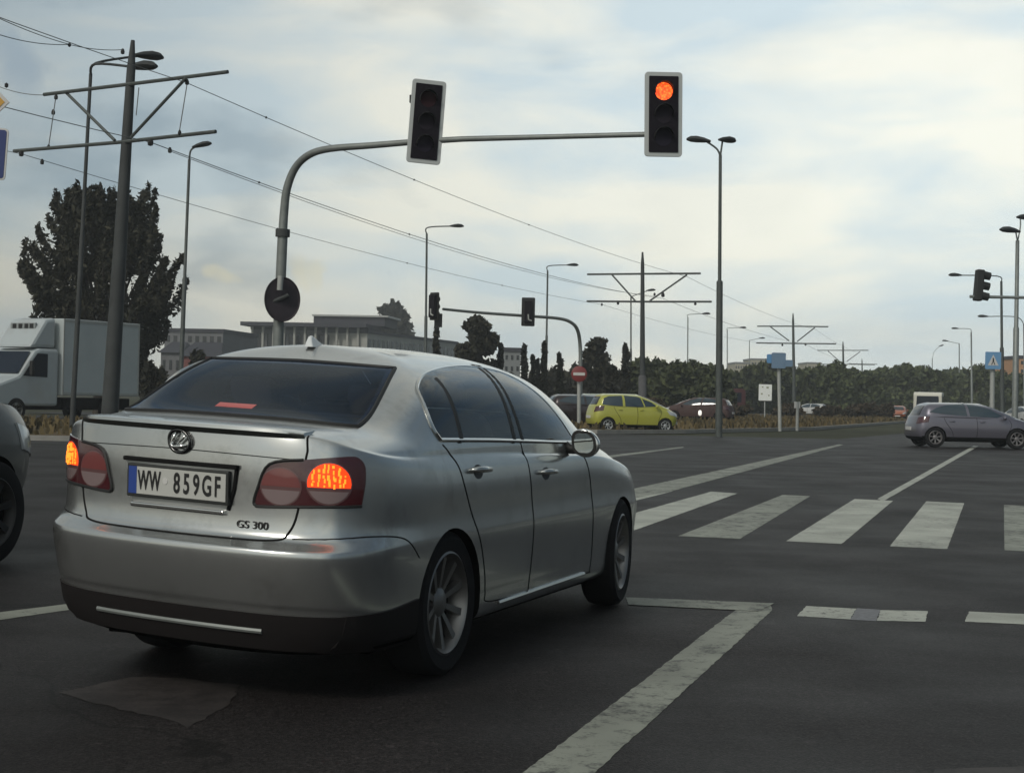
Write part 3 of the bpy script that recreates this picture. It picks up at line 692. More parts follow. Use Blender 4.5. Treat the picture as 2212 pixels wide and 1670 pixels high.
for i in range(7):
    for j in range(5):
        a = s2-.069+i*.0225+lr.uniform(-.005, .005); b = z2-.006+j*.0175+lr.uniform(-.005, .006)
        if math.hypot(a-s2, b-z2) < .082:
            ln_ = lr.uniform(.003, .012); P = onbody(bv, [(a, b-ln_), (a, b+ln_)], DG, .0095)
            if len(P) == 2: hot.tube(P, lr.uniform(.0035, .0062), 6)
hb2 = hot.build('brake_led', lit_h, lamp); E_.append(hb2)
lamp2 = flip(lamp)
for e in E_:
    f_ = flip(e); f_.parent = lamp2
k = MB(); lo_ = [(v.x, v.y) for v in smoothline([(.297, .842, 0), (.08, .834, 0), (-.135, .822, 0), (-.16, .826, 0), (-.168, .838, 0), (-.155, .888, 0), (-.104, .996, 0), (.042, 1.022, 0)], 5)]
k.tube(onbody(bv, lo_, DG, .005), .007, 6); e_ = k.build('lamp_seal', black_m, lamp, smooth=True); f_ = flip(e_); f_.parent = lamp2
# plate recess, plate, emblem, lettering
rec = [(.292, .972), (.300, .955), (.262, .80), (.240, .782), (-.240, .782), (-.262, .80), (-.300, .955), (-.292, .972)]
prc = patch('plate_recess', mat('recess_paint', (.40, .41, .40), rough=.36, metal=.6), bv, car, rec, REAR, .002, .08, .002)
PM = Matrix.Translation((0, -1.032, .886)) @ Matrix.Rotation(PI/2, 4, 'X')
hd = MB(); hd.box(-.305, -1.030, .964, .305, -1.0, .982); 
hd.build('recess_edge', seam, prc, bevel=.004)
hr = MB(); hr.tube([(.296, -1.012, .972), (.285, -1.012, .88), (.258, -1.014, .795)], .009, 8); hr.build('recess_edge', seam, prc)
hg = MB(); hg.box(-.255, -1.036, .772, .245, -1.0, .792); hg.build('boot_grip', chrome, car, bevel=.006)
pf = MB(); pf.box(-.272, -1.040, .815, .272, -1.012, .955); plf = pf.build('number_plate', mat('plate_holder', (.02, .022, .02), rough=.5), car, bevel=.005)
pf = MB(); pf.box(-.215, -1.0425, .829, .260, -1.038, .943); pf.build('plate_face', mat('plate_white', (.46, .46, .43), rough=.5), plf)
pf = MB(); pf.box(-.260, -1.0428, .829, -.216, -1.038, .943); pf.build('plate_band', mat('plate_blue', (.015, .05, .25), rough=.5), plf)
for i, (a, x) in enumerate((('W', -.178), ('W', -.115), ('8', .003), ('5', .055), ('9', .107), ('G', .163), ('F', .218))):
    textmesh(a, .118 if a != 'W' else .112, black_m, plf, Matrix.Translation((x, -1.0445, .884)) @ Matrix.Rotation(PI/2, 4, 'X'), xs=.60 if a != 'W' else .52, bold=.0022)
pf = MB(); pf.lathe([(.0001, .002), (.014, .002), (.014, 0)], Matrix.Translation((-.060, -1.0425, .892)) @ Matrix.Rotation(PI/2, 4, 'X'), 16); pf.build('plate_sticker', sign_w, plf)
EMX, EMZ = .0, 1.062
ey = onbody(bv, [(EMX, EMZ)], REAR, 0)[0].y
em = MB(); rg_ = []
for k in range(33):
    a = 2*PI*k/32; rg_.append((EMX+.056*math.cos(a), ey-.012, EMZ+.047*math.sin(a)))
em.tube(rg_, .0075, 8, cap=False)
emo = em.build('emblem', mat('emblem_dark', (.09, .09, .09), rough=.2, metal=1), car, smooth='all')
em = MB(); em.tube([(EMX-.012, ey-.014, EMZ+.036), (EMX-.030, ey-.014, EMZ+.010), (EMX-.044, ey-.014, EMZ-.016), (EMX-.030, ey-.014, EMZ-.026), (EMX+.0, ey-.014, EMZ-.022), (EMX+.040, ey-.014, EMZ-.014)], [.005, .008, .009, .009, .009, .005], 8)
em.tube([(EMX-.012, ey-.014, EMZ-.020), (EMX+.02, ey-.014, EMZ+.012), (EMX+.040, ey-.014, EMZ+.030)], [.003, .006, .004], 8)
em.build('emblem_letter', chrome, emo, smooth='all')
yb, yb2 = onbody(bv, [(.48, .742)], REAR, 0)[0].y, onbody(bv, [(.28, .742)], REAR, 0)[0].y
textmesh('GS 300', .043, MC['emblem_dark'], car, Matrix.Translation((.38, (yb+yb2)/2-.007, .742)) @ Matrix.Rotation(math.atan2(yb-yb2, .20), 4, 'Z') @ Matrix.Rotation(PI/2, 4, 'X'), name='boot_lettering', xs=1.2, bold=.0004, ext=.0012)
# lower bumper with a dark lip standing for shade beneath, diffuser strip, exhausts
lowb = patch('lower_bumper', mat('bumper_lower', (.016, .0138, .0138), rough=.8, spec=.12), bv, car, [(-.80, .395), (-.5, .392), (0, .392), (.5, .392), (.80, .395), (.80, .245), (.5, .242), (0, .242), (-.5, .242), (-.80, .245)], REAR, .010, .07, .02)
lbs = patch('lower_bumper', MC['bumper_lower'], bv, car, [(-.86, .396), (-.6, .400), (-.345, .42), (-.350, .22), (-.6, .22), (-.86, .235)], SIDE, .008, .05, .015); flip(lbs)
st = MB(); P = onbody(bv, [(x/20*.98, .318) for x in range(-9, 10)], REAR, .006); st.tube(P, .012, 8); st.build('bumper_strip', galv, car, smooth=True)
for x in (-.57, .57):
    e = MB(); M = Matrix.Translation((x, -.80, .262)) @ Matrix.Rotation(PI/2, 4, 'X')
    e.lathe([(.036, -.22), (.046, .0), (.046, .03), (.040, .03), (.036, -.1), (.0001, -.12)], M @ Matrix.Diagonal((1.5, 1, 1, 1)), 24); e.build('exhaust_pipe', dark_m, car, smooth=True)
# sills, handles, mirrors, antenna
s_ = MB(); P = onbody(bv, [(.62+1.36*k/10, .292+.01*k/10) for k in range(11)], SIDE, .008); s_.tube(P, .0095, 6); ss = s_.build('sill_strip', chrome, car, smooth=True); flip(ss)
for (y, z) in ((.35, .950), (1.31, .905)):
    h = onbody(bv, [(y, z)], SIDE, 0)[0]
    g = patch('handle_recess', mat('recess_dark', (.05, .055, .06), rough=.6), bv, car, circ(y-.01, z-.004, .058, .034, 20), SIDE, .0015, .03, .002); flip(g)
    e = MB(); e.tube([(h.x-.005, y-.105, z+.006), (h.x+.030, y-.075, z+.010), (h.x+.036, y, z+.010), (h.x+.026, y+.09, z+.006), (h.x-.008, y+.115, z+.004)], [.010, .015, .016, .014, .008], 8)
    e = e.build('door_handle', silver, car, smooth='all'); flip(e)
    # small round marker in the door skin near the wheel
mx, my, mz = .955, 1.74, 1.06
ms = MB(); M = Matrix.Translation((mx, my, mz)) @ Matrix.Diagonal((.088, .085, .080, 1))
ms.lathe([(.0001, 1)]+[(math.sin(R(a)), math.cos(R(a))) for a in range(15, 180, 15)]+[(.0001, -1)], M, 24)
for i, v in enumerate(ms.v):
    if v[1] < my-.025: ms.v[i] = (v[0], my-.025, v[2])
mo = ms.build('wing_mirror', silver, car, smooth=True)
mg = MB(); q = rrect(.150, .138, .05, 5); mg.prism(q, -.004, .003, Matrix.Translation((mx, my-.030, mz)))
mg.build('mirror_rim', black_m, mo)
mg = MB(); q = rrect(.118, .108, .042, 5); mg.prism(q, -.008, -.003, Matrix.Translation((mx, my-.030, mz)) @ Matrix.Rotation(R(3), 4, 'Z')); mg.build('mirror_glass', mat('mirror', (.5, .52, .5), rough=.02, metal=1), mo)
mg = MB(); mg.tube([(.79, 1.76, 1.05), (.85, 1.75, 1.02), (.91, 1.75, 1.02)], [.035, .028, .024], 10); mg.build('mirror_arm', black_m, mo, smooth=True)
fm = flip(mo)
for ch in list(mo.children):
    f_ = flip(ch); f_.parent = fm
h = bv.ray_cast(Vector((-.03, .36, 3)), Vector((0, 0, -1)))[0]
fn = MB(); fp = [(-.075, 0), (-.07, .020), (-.05, .052), (-.03, .058), (.02, .030), (.075, .006), (.08, 0)]
for k, (a, b) in enumerate(fp): pass
vs = []
for a, b in fp: vs += [(-.03-.026*(1-b/.08), h.y+a, h.z-.01+b), (-.03+.026*(1-b/.08), h.y+a, h.z-.01+b)]
nf = len(fp); fn.add(vs, [(2*i, 2*i+1, 2*i+3, 2*i+2) for i in range(nf-1)]+[tuple(2*i for i in range(nf)), tuple(2*i+1 for i in range(nf-1, -1, -1))])
fn.build('roof_aerial', white_p, car, smooth=True, bevel=.006)
# cabin : shelf, seats, head restraints, wheel
cab_m = mat('cabin_trim', (.022, .022, .024), rough=.9); seat_m = mat('seat_fabric', (.045, .043, .042), rough=.95)
k = MB(); k.box(-.60, -.30, 1.05, .60, .12, 1.085); k.build('rear_shelf', cab_m, car, bevel=.01)
for x in (-.36, .36):
    k = MB(); k.box(x-.24, .14, .98, x+.24, .30, 1.16); k.box(x-.24, 1.02, .95, x+.24, 1.16, 1.20); 
    sb_ = []
    for (y0, z0) in ((.16, 1.16), (1.04, 1.20)):
        h_ = MB(); h_.prism(rrect(.26, .15, .05, 4), y0, y0+.10, Matrix.Translation((x, 0, z0+.10))); h_.build('head_restraint', seat_m, car, bevel=.02)
for x in (-.36, .36):
    k = MB(); k.prism(rrect(.50, .62, .10, 4), 1.02, 1.17, Matrix.Translation((x, 0, .90))); k.build('front_seat', seat_m, car, bevel=.03)
k = MB(); k.prism(rrect(1.16, .50, .08, 4), .14, .30, Matrix.Translation((0, 0, .93))); k.build('rear_seat', seat_m, car, bevel=.03)
k = MB(); k.box(-.66, 1.95, 1.0, .66, 2.3, 1.10); k.build('dashboard', cab_m, car, bevel=.03)
k = MB(); k.tube([(-.36+.18*math.cos(a*PI/12), 1.80, 1.06+.17*math.sin(a*PI/12)) for a in range(25)], .014, 6); k.build('steering_wheel', black_m, car, smooth=True)
k = MB(); k.prism(rrect(.22, .06, .02, 3), 1.62, 1.65, Matrix.Translation((0, 0, 1.37))); k.build('rear_view_mirror', black_m, car)

# the body settles a little on its springs and turns with the wheels held over
BSH = Matrix(((.95, 0, 0, 0), (-.07, 1, 0, 0), (-.032, 0, 1, .008), (0, 0, 0, 1)))
def settle(o):
    for ch in o.children:
        if ch.type == 'MESH' and not ch.get('done'):
            for v in ch.data.vertices: v.co.x -= .20*max(0, v.co.z-1.06)
            ch.data.transform(BSH); ch['done'] = 1
        settle(ch)
settle(car)
for o in C.objects:
    if 'done' in o.keys(): del o['done']
for y, side in ((.02, 1), (2.78, 1), (.02, -1), (2.78, -1)):
    wheel(car, side*.715, y-.05*side, .335, .335, .215, .232, side, 10, steer=R(6) if y > 1 else 0)
ax = MB()
for y in (.02, 2.78): ax.tube([(-.75, y, .33), (.75, y, .33)], .05, 8)
ax.box(-.66, -.55, .165, .66, 3.3, .26)
ax.build('undercarriage', under_m, car)
# ------------------------------------------------------------------ buildings
def facade_box(M, x0, x1, y0, y1, z0, z1):
    k = MB(); k.box(x0, y0, z0, x1, y1, z1, M=M); return k
def two(pa, pb, d):      # base line of a front wall between two picture columns at the given depths -> origin, unit vector, length
    P = A(pa, 870, d[0]); Q = A(pb, 870, d[1]); P.z = Q.z = 0; u = Q-P; return P, u.normalized(), u.length
wall_l = mat('wall_pale', (.33, .33, .30), rough=.9, var=.12, vscale=.4)
wall_g = mat('wall_grey', (.14, .14, .145), rough=.9, var=.15, vscale=.3)
wall_b = mat('wall_beige', (.42, .38, .28), rough=.9, var=.1, vscale=.1)
wall_r = mat('wall_brick', (.17, .055, .045), rough=.9, var=.2, vscale=.5)
roof_d = mat('roof_dark', (.035, .035, .045), rough=.8, var=.2, vscale=.4)
win_m = mat('window_dark', (.012, .014, .016), rough=.2, spec=.6)
def building(label, pa, pb, d, ztop_px, depth, wall, floors, cols, roof='flat', win=(.55, .6), z0=0, group=None, roof_over=.0, name='building', base_row=0, wgroup=1, roofm=None):
    P, u, ln = two(pa, pb, d); pm = (pa+pb)/2; ym = (d[0]+d[1])/2; H = A(pm, ztop_px, ym).z
    t = thing(name, label, 'building', P, math.atan2(u.y, u.x), group)
    k = MB(); k.box(0, 0, 0, ln, depth, H); k.build('wall', wall, t)
    k = MB(); o_ = .15+roof_over
    if roof == 'flat': k.box(-o_, -o_, H+.003, ln+o_, depth+o_, H+.45)
    else:
        k.add([(-.3, -.3, H), (ln+.3, -.3, H), (ln+.3, depth+.3, H), (-.3, depth+.3, H), (ln*.12, depth/2, H+roof), (ln*.88, depth/2, H+roof)], [(0, 1, 5, 4), (1, 2, 5), (2, 3, 4, 5), (3, 0, 4), (0, 3, 2, 1)])
    k.build('roof', roofm or roof_d, t)
    fh = (H-z0)/floors; cw = ln/cols
    for f in range(base_row, floors):
        for c in range(cols):
            k = MB(); k.box(cw*(c+.5-win[0]/2), -.06, z0+fh*(f+.5-win[1]/2), cw*(c+.5+win[0]/2), .03, z0+fh*(f+.5+win[1]/2)); w_ = k.build('window', win_m, t)
    return t, H, ln
# office building with the overhanging roof
t, H, ln = building('long modern office building with a dark overhanging roof, left wing with slim pale columns', 540, 790, (222, 220), 714, 20, wall_g, 3, 16, win=(.62, .66), base_row=1, roofm=roof_d)
k = MB(); k.box(-1.0, -2.4, H+.45, ln+.3, 8, H+1.0); k.build('canopy', roof_d, t)
for i in range(11):
    k = MB(); k.box(.3+i*ln/11, -1.3, H*.35, .3+i*ln/11+.30, -1.0, H+.45); k.build('column', wall_l, t)
k = MB(); k.box(ln*.46, 5, H+1.0, ln+1.5, 14, H+2.3); k.build('penthouse', roof_d, t)
k = MB(); k.box(ln*.45, 4.6, H+2.302, ln+2.0, 14.4, H+2.55); k.build('penthouse_roof', galv_l, t)
building('pale office wing with a row of dark windows behind the street lamp', 790, 985, (219, 258), 733, 16, wall_l, 3, 22, win=(.5, .52), base_row=1)
building('grey apartment block far behind the lamp by the big tree', 352, 478, (190, 189), 718, 14, wall_g, 5, 8, win=(.5, .45))
t, H, ln = building('low shop with a dark roof and a red wall, left of the silver car roof', 390, 470, (150, 150), 770, 8, wall_r, 1, 6, roof=1.5, win=(.35, .4))
building('pale low block beside the red shop', 345, 388, (152, 152), 762, 8, wall_g, 2, 3, win=(.4, .4), roof=1.2)
building('narrow grey block between the dark poplars', 1086, 1122, (170, 170), 760, 12, mat('wall_hazy', (.20, .21, .21), rough=.9), 5, 3, win=(.4, .4))
for (pa, pb, z, y, lb) in ((1586, 1618, 786, 420, 'beige apartment block far away, first from the left above the woods'), (1620, 1660, 778, 430, 'beige apartment block far away, tallest of its row above the woods'), (1742, 1772, 786, 440, 'far beige apartment block just right of the third mast'), (1778, 1812, 793, 440, 'far beige apartment block, lower one right of the third mast')):
    building(lb, pa, pb, (y, y), z, 14, wall_b, 6, 6, win=(.5, .4), group='apartment blocks on the horizon', roofm=mat('roof_grey', (.2, .2, .2)))
building('orange building at the right edge behind the double-headed lamp', 2200, 2260, (230, 230), 775, 14, mat('wall_orange', (.48, .26, .13), rough=.9), 7, 5, win=(.4, .4))
building('small pale house showing between trees right of the grey woods', 2045, 2085, (330, 330), 806, 12, wall_l, 3, 4, win=(.4, .4))
# ------------------------------------------------------------------ overhead-line masts
def local(base, pts): return [Vector(p)-base for p in pts]
def mast(label, base_px, y, top_px, bars, braces, r0_, r1_, col, clamps=(), droppers=(), thick=.045, sleeve=0):
    b = A(base_px[0], base_px[1], y); b.z = 0; t = thing('overhead_line_mast', label, 'mast', b, group='overhead line masts along the tram track')
    top = A(top_px[0], top_px[1], y)-b
    k = MB(); k.tube([(0, 0, 0), top*.5, top*.93, top], [r0_, lerp_(r0_, r1_, .5), r1_, r1_*.45], 12); k.build('pole', col, t, smooth=True)
    if sleeve:
        k = MB(); k.tube([(0, 0, 0), top*sleeve, top*(sleeve+.01)], [r0_*1.35, r0_*1.3, r0_*.9], 12); k.build('sleeve', concr, t, smooth=True)
    k = MB(); 
    for (ax_, ay_, da), (bx_, by_, db) in bars:
        k = MB(); k.tube(local(b, [A(ax_, ay_, y+da), A(bx_, by_, y+db)]), thick, 8); k.build('cross_arm', galv_dk, t, smooth=True)
    for (ax_, ay_, da), (bx_, by_, db) in braces:
        k = MB(); k.tube(local(b, [A(ax_, ay_, y+da), A(bx_, by_, y+db)]), thick*.85, 8); k.build('brace', galv_dk, t, smooth=True)
    for (cx, cy, dc, s_) in clamps:
        k = MB(); p = A(cx, cy, y+dc)-b; k.lathe([(.0001, -s_), (s_*.6, -s_*.8), (s_*.7, 0), (s_*.35, s_*.9), (.0001, s_)], Matrix.Translation(p), 8); k.build('insulator', black_m, t, smooth=True)
    for (ax_, ay_, da), (bx_, by_, db) in droppers:
        k = MB(); k.tube(local(b, [A(ax_, ay_, y+da), A(bx_, by_, y+db)]), .012, 5); k.build('dropper', wire_m, t)
    return t
def lerp_(a, b, t): return a+(b-a)*t
galv_dk = mat('weathered_steel', (.075, .085, .08), rough=.6, metal=.2, var=.2, vscale=4)
mast('nearest overhead line mast, thick dark pole rising in front of the big tree', (234, 930), 36, (287, 88),
     [((95, 205, 1.3), (268, 184, 0)), ((268, 184, 0), (492, 156, -1.6)), ((30, 327, 1.5), (258, 308, 0)), ((258, 308, 0), (466, 285, -1.5))],
     [((142, 200, 1), (248, 304, 0)), ((402, 169, -1.1), (276, 305, 0))], .205, .10, mast_m,
     clamps=[(325, 307, -.5, .10), (367, 325, -.5, .07), (46, 331, 1.4, .09), (91, 350, 1.3, .07), (115, 243, 1.2, .07), (265, 112, .1, .07), (388, 287, -1, .06), (105, 318, 1, .06), (404, 178, -1, .07), (121, 210, 1, .07)],
     droppers=[((121, 207, 1), (105, 317, 1)), ((405, 176, -1), (387, 287, -1)), ((300, 190, -.1), (294, 250, -.1))])
mast('second overhead line mast, beyond the yellow car, with two cross arms', (1388, 900), 84, (1388, 545),
     [((1269, 593, 2), (1386, 592, 0)), ((1388, 592, 0), (1513, 591, -2)), ((1268, 651, 2), (1386, 652, 0)), ((1388, 652, 0), (1537, 652, -2))],
     [((1322, 594, 1), (1372, 650, 0)), ((1484, 594, -1), (1404, 650, 0))], .17, .10, mast_m,
     clamps=[(1432, 637, 0, .14), (1335, 655, 1, .10), (1414, 636, 0, .09), (1502, 656, -1, .1), (1300, 658, 1, .08)], thick=.055, sleeve=.27)
mast('third overhead line mast, thin and grey beyond the blue sign', (1716, 895), 139, (1713, 677),
     [((1636, 705, 2), (1711, 705, 0)), ((1713, 705, 0), (1789, 706, -2)), ((1634, 741, 2), (1711, 742, 0)), ((1713, 742, 0), (1806, 743, -2))],
     [((1664, 706, 1), (1704, 736, 0)), ((1760, 708, -1), (1722, 738, 0))], .17, .10, galv_dk, clamps=[(1690, 745, 0, .13), (1740, 744, 0, .13)], thick=.06)
mast('fourth overhead line mast, far away above the low woods', (1823, 890), 198, (1821, 738),
     [((1766, 757, 2), (1820, 757, 0)), ((1822, 757, 0), (1876, 757, -2)), ((1764, 787, 2), (1820, 787, 0)), ((1822, 787, 0), (1890, 788, -2))],
     [((1788, 758, 1), (1814, 781, 0)), ((1858, 760, -1), (1829, 781, 0))], .17, .11, galv_dk, thick=.055)
mast('farthest overhead line mast, a faint cross just over the tree line', (1864, 885), 262, (1862, 775),
     [((1835, 786, 2), (1895, 787, -2)), ((1834, 802, 2), (1902, 803, -2))], [], .15, .1, galv_dk, thick=.05)
# ------------------------------------------------------------------ wires
def span(P, Q, sag, n=14):
    return [P.lerp(Q, k/n)-Vector((0, 0, sag*4*(k/n)*(1-k/n))) for k in range(n+1)]
def wire(label, segs, r=.014, clamps=()):
    k = MB(); first = None
    for P, Q, sg_ in segs: k.tube(span(P, Q, sg_), r, 5)
    o = k.build('overhead_wire', wire_m); tag(o, label, 'wire', 'wires strung between the tram masts')
    for (p, s_) in clamps:
        k = MB(); k.lathe([(.0001, -s_), (s_*.7, -s_*.5), (s_*.7, s_*.5), (.0001, s_)], Matrix.Translation(p), 8); c_ = k.build('clamp', black_m, o, smooth=True)
    return o
M1R, M2R, M3R, M4R = A(404, 180, 35), A(1484, 598, 83), A(1762, 712, 138), A(1852, 762, 197)
M1L, M2L, M3L, M4L = A(325, 308, 35.5), A(1432, 645, 84), A(1740, 744, 139), A(1846, 787, 198)
M1N, M2N, M3N = A(46, 333, 37.4), A(1300, 658, 85), A(1668, 744, 140)
back = (M1R-M2R)
def at_(P, Q, px):        # point of the line P-Q over a picture column
    lo_, hi_ = 0.0, 1.0
    for _ in range(40):
        m_ = (lo_+hi_)/2; X = P.lerp(Q, m_)-CO; x_ = 1106+CAM_F*X.dot(RT)/X.dot(f0)
        if x_ < px: lo_ = m_
        else: hi_ = m_
    return P.lerp(Q, lo_), lo_
def cl_on(P, Q, sag, pxs, s_=.035):
    out = []
    for px in pxs:
        p, t = at_(P, Q, px); out.append((p-Vector((0, 0, sag*4*t*(1-t))), s_))
    return out
EVB = -EV
def bk(P, d, z=0): return P+EVB*d+Vector((0, 0, z))
wire('topmost wire sloping from the near mast to the right over the signal mast', [(M1R, M2R, .35), (M2R, M3R, .3), (M3R, M4R, .2), (M1R, bk(M1R, 30, .2), .3)], .009, cl_on(M1R, M2R, .35, (575, 895, 1143)))
wire('middle wire with two clamps passing behind the tall lamp of the far kerb', [(M1L, M2L, .5), (M2L, M3L, .3), (M3L, M4L, .2), (M1L, bk(M1L, 30, .2), .4)], .010, cl_on(M1L, M2L, .5, (560, 885)))
wire('second strand just under the middle wire', [(A(367, 327, 35.2), A(1414, 640, 84), .55)], .008)
wire('lowest wire running from the near mast behind the round sign', [(M1N, M2N, .35), (M2N, M3N, .3), (M1N, bk(M1N, 25, .1), .3)], .008, cl_on(M1N, M2N, .35, (600, 880, 1085)))
wire('wire crossing the top left corner towards the near mast top', [(A(-40, 62, 31), A(150, 97, 33.5), .1), (A(150, 97, 33.5), A(268, 108, 36), .05), (A(150, 97, 33.5), A(-40, 22, 30), .05)], .009, [(A(150, 98, 33.5), .05)])
wire('wire at the left edge running to the left end of the upper cross arm', [(A(-30, 175, 40), A(97, 206, 37.3), .1)], .010, [(A(14, 185, 39), .07)])
# ------------------------------------------------------------------ street lamps
def lamp_head(k, p, d, s_=1.0):
    d = Vector(d).normalized(); side = d.cross(Vector((0, 0, 1))).normalized(); up = side.cross(d)
    M = Matrix((( *side, 0), (*d, 0), (*up, 0), (0, 0, 0, 1))).transposed(); M = Matrix.Translation(p) @ M
    prof = [(.06, -.42, 0), (.13, -.20, .02), (.17, .05, .03), (.15, .25, .02), (.06, .38, 0)]
    vs = []; fs = []; n = 10
    for (w_, y_, z_) in prof:
        for j in range(n):
            a = 2*PI*j/n; vs.append(M @ Vector((w_*s_*math.cos(a), y_*s_, (z_+.11*(w_/.17)*math.sin(a))*s_)))
    for i in range(len(prof)-1):
        for j in range(n): fs.append((i*n+j, i*n+(j+1) % n, (i+1)*n+(j+1) % n, (i+1)*n+j))
    fs += [tuple(range(n-1, -1, -1)), tuple(4*n+j for j in range(n))]
    k.add(vs, fs)
def street_lamp(label, base_px, y, bend_px, heads, r0_=.085, r1_=.045, col=galv_dk, hs=1.0, group='street lamps', steps=0, arm=.035, dark_low=False):
    b = A(base_px[0], base_px[1], y); b.z = 0; t = thing('street_lamp', label, 'street lamp', b, group=group)
    top = A(bend_px[0], bend_px[1], y)-b
    k = MB(); k.tube([(0, 0, 0), top*.55, top*.555, top], [r0_, r0_*.92, r1_*1.15, r1_], 10); k.build('pole', col, t, smooth=True)
    for hd_ in heads:
        hx, hy, dy, mid = hd_[:4]; e = A(hx, hy, y+dy)-b
        pts = [top-top.normalized()*.05]
        if mid: pts += [A(mid[0], mid[1], y+dy*.3)-b]
        pts += [e]
        k = MB(); k.tube([Vector(p) for p in (smoothline(pts, 5) if mid else pts)], arm, 8); k.build('arm', col, t, smooth=True)
        k = MB(); dd = e-pts[-2]; dd.z *= .3
        if len(hd_) > 4: dd = Vector(hd_[4])
        lamp_head(k, e+dd.normalized()*.25*hs, dd, hs); k.build('lamp_head', lampdk, t, smooth=True)
    return t
street_lamp('curved street lamp with two heads that show beside the nearest mast top', (154, 960), 41, (196, 160), [(304, 121, 1.5, (208, 137)), (292, 146, -1, (206, 139))], .07, .045, mast_m, 1.15)
street_lamp('street lamp right of the big tree, small head on a short arm', (387, 900), 56, (409, 345), [(424, 317, 0, (412, 326))], .085, .05, galv_dk, .9)
street_lamp('street lamp rising behind the pale office building, arm pointing right', (918, 900), 84, (922, 505), [(978, 489, 0, (924, 492))], .095, .055, galv_dk, .95)
street_lamp('street lamp between the far signals and the second mast, arm pointing right', (1178, 900), 108, (1183, 585), [(1230, 573, 0, (1185, 575))], .10, .06, galv_dk, 1.0)
street_lamp('street lamp almost hidden just left of the second mast', (1363, 885), 132, (1363, 640), [(1400, 628, 0, None)], .10, .06, galv_dk, 1.0)
street_lamp('faint street lamp halfway between the second and third masts', (1485, 880), 160, (1486, 686), [(1520, 678, 0, (1487, 680))], .10, .06, galv, 1.1)
street_lamp('faint street lamp just left of the third mast', (1571, 880), 190, (1571, 712), [(1600, 708, 0, (1572, 709))], .10, .06, galv, 1.1)
street_lamp('very distant street lamp above the beige blocks', (1618, 880), 225, (1619, 735), [(1642, 731, 0, None)], .10, .06, galv, 1.1)
street_lamp('tall street lamp with two heads in a fork, right of the red signal', (1553, 930), 56, (1556, 335), [(1524, 305, 0, (1548, 322), (-1, .3, .12)), (1561, 303, 0, None, (.55, .5, .05))], .13, .06, galv_dk, 1.1)
t = street_lamp('tall double-headed street lamp at the right edge of the picture', (2192, 925), 74, (2198, 520), [(2194, 500, -.3, None, (-1, -.3, .05)), (2204, 470, .5, (2204, 492), (.8, .6, .05))], .15, .09, galv, 1.35)
street_lamp('street lamp with a long arm to the left behind the right-hand signal', (2166, 900), 92, (2163, 608), [(2072, 595, 0, (2155, 597))], .13, .07, galv_dk, 1.0)
street_lamp('street lamp with its arm just above the gap right of the blue crossing sign', (2215, 900), 118, (2212, 700), [(2130, 684, 0, (2195, 685))], .12, .07, galv, 1.0)
street_lamp('small distant street lamp left of the blue crossing sign', (2100, 890), 168, (2098, 718), [(2068, 710, 0, (2095, 711))], .13, .08, galv, 1.0)
street_lamp('distant street lamp next along the row, beyond the grey hatchback', (2073, 885), 210, (2072, 742), [(2046, 737, 0, None)], .11, .07, galv, 1.1)
street_lamp('farthest street lamp of the right-hand row, leaning over the woods', (2012, 885), 260, (2014, 775), [(2030, 748, 0, (2018, 760))], .10, .07, galv, 1.1)
# ------------------------------------------------------------------ traffic signals
def signal(parent, px, py, y, wpx, hpx, lit=None, yaw=0, board=True, tilt=0, bulge=0):
    s_ = y/CAM_F; c = A(px, py, y); W_, H_ = wpx*s_, hpx*s_
    M = Matrix.Translation(c-parent.location) @ Matrix.Rotation(yaw, 4, 'Z') @ Matrix.Rotation(tilt, 4, 'Y')
    k = MB(); k.prism(rrect(W_, H_, W_*.09, 3), -.02, .02, M); bd = k.build('signal_backboard', frame_m, parent, bevel=.006)
    k = MB(); k.prism(rrect(W_*.78, H_*.90, W_*.02, 2), -.035, -.018, M); k.build('signal_panel', board_m, bd)
    k = MB(); k.box(-W_*.26, .021, -H_*.40, W_*.26, .22, H_*.40, M=M); k.build('signal_housing', black_m, bd, bevel=.02)
    for i, z in enumerate((.27, 0, -.27)):
        r_ = W_*.235
        k = MB(); k.lathe([(.0001, 0), (r_*.7, .004), (r_, .012), (r_, .03)], M @ Matrix.Translation((0, -.05, z*H_)) @ Matrix.Rotation(-PI/2, 4, 'X'), 24)
        on = lit == i
        k.build('signal_lens', mat('lit_red', (.8, .05, .02), rough=.4, emit=(1, .062, .012), es=1.9, led=True) if on else mat(('lens_red', 'lens_amber', 'lens_green')[i], ((.034, .014, .018), (.024, .020, .027), (.022, .019, .030))[i], rough=.9, spec=.1), bd, smooth=True)
        k = MB(); vs = []; fs = []; n = 12
        for j in range(n+1):
            a = PI*(-.08)+PI*1.16*j/n; ca, sa = math.cos(a), math.sin(a)
            vs += [M @ Vector((r_*1.1*ca, -.036, z*H_+r_*1.1*sa)), M @ Vector((r_*1.05*ca, -.036-.20*(.45+.55*max(0, sa)), z*H_+r_*1.0*sa))]
        fs = [(2*j, 2*j+1, 2*j+3, 2*j+2) for j in range(n)]; k.add(vs, fs); v_ = k.build('visor', black_m, bd, smooth=True); so_ = v_.modifiers.new('t', 'SOLIDIFY'); so_.thickness = .006
    return bd
b = A(597, 900, 28.8); b.z = 0
t = thing('traffic_signal_mast', 'grey cantilever signal mast curving over the road behind the silver car, one lamp showing red', 'traffic light', b)
P = [A(597, 905, 28.8), A(602, 700, 28.8), A(611, 500, 28.8)]; P[0].z = 0
k = MB(); k.tube(local(b, P), [.105, .10, .095], 16); k.build('pole', galv, t, smooth=True)
k = MB(); k.tube(local(b, [A(610.4, 512, 28.8), A(611, 496, 28.8)]), [.135, .135], 16); k.build('collar', mast_m, t, smooth=True)
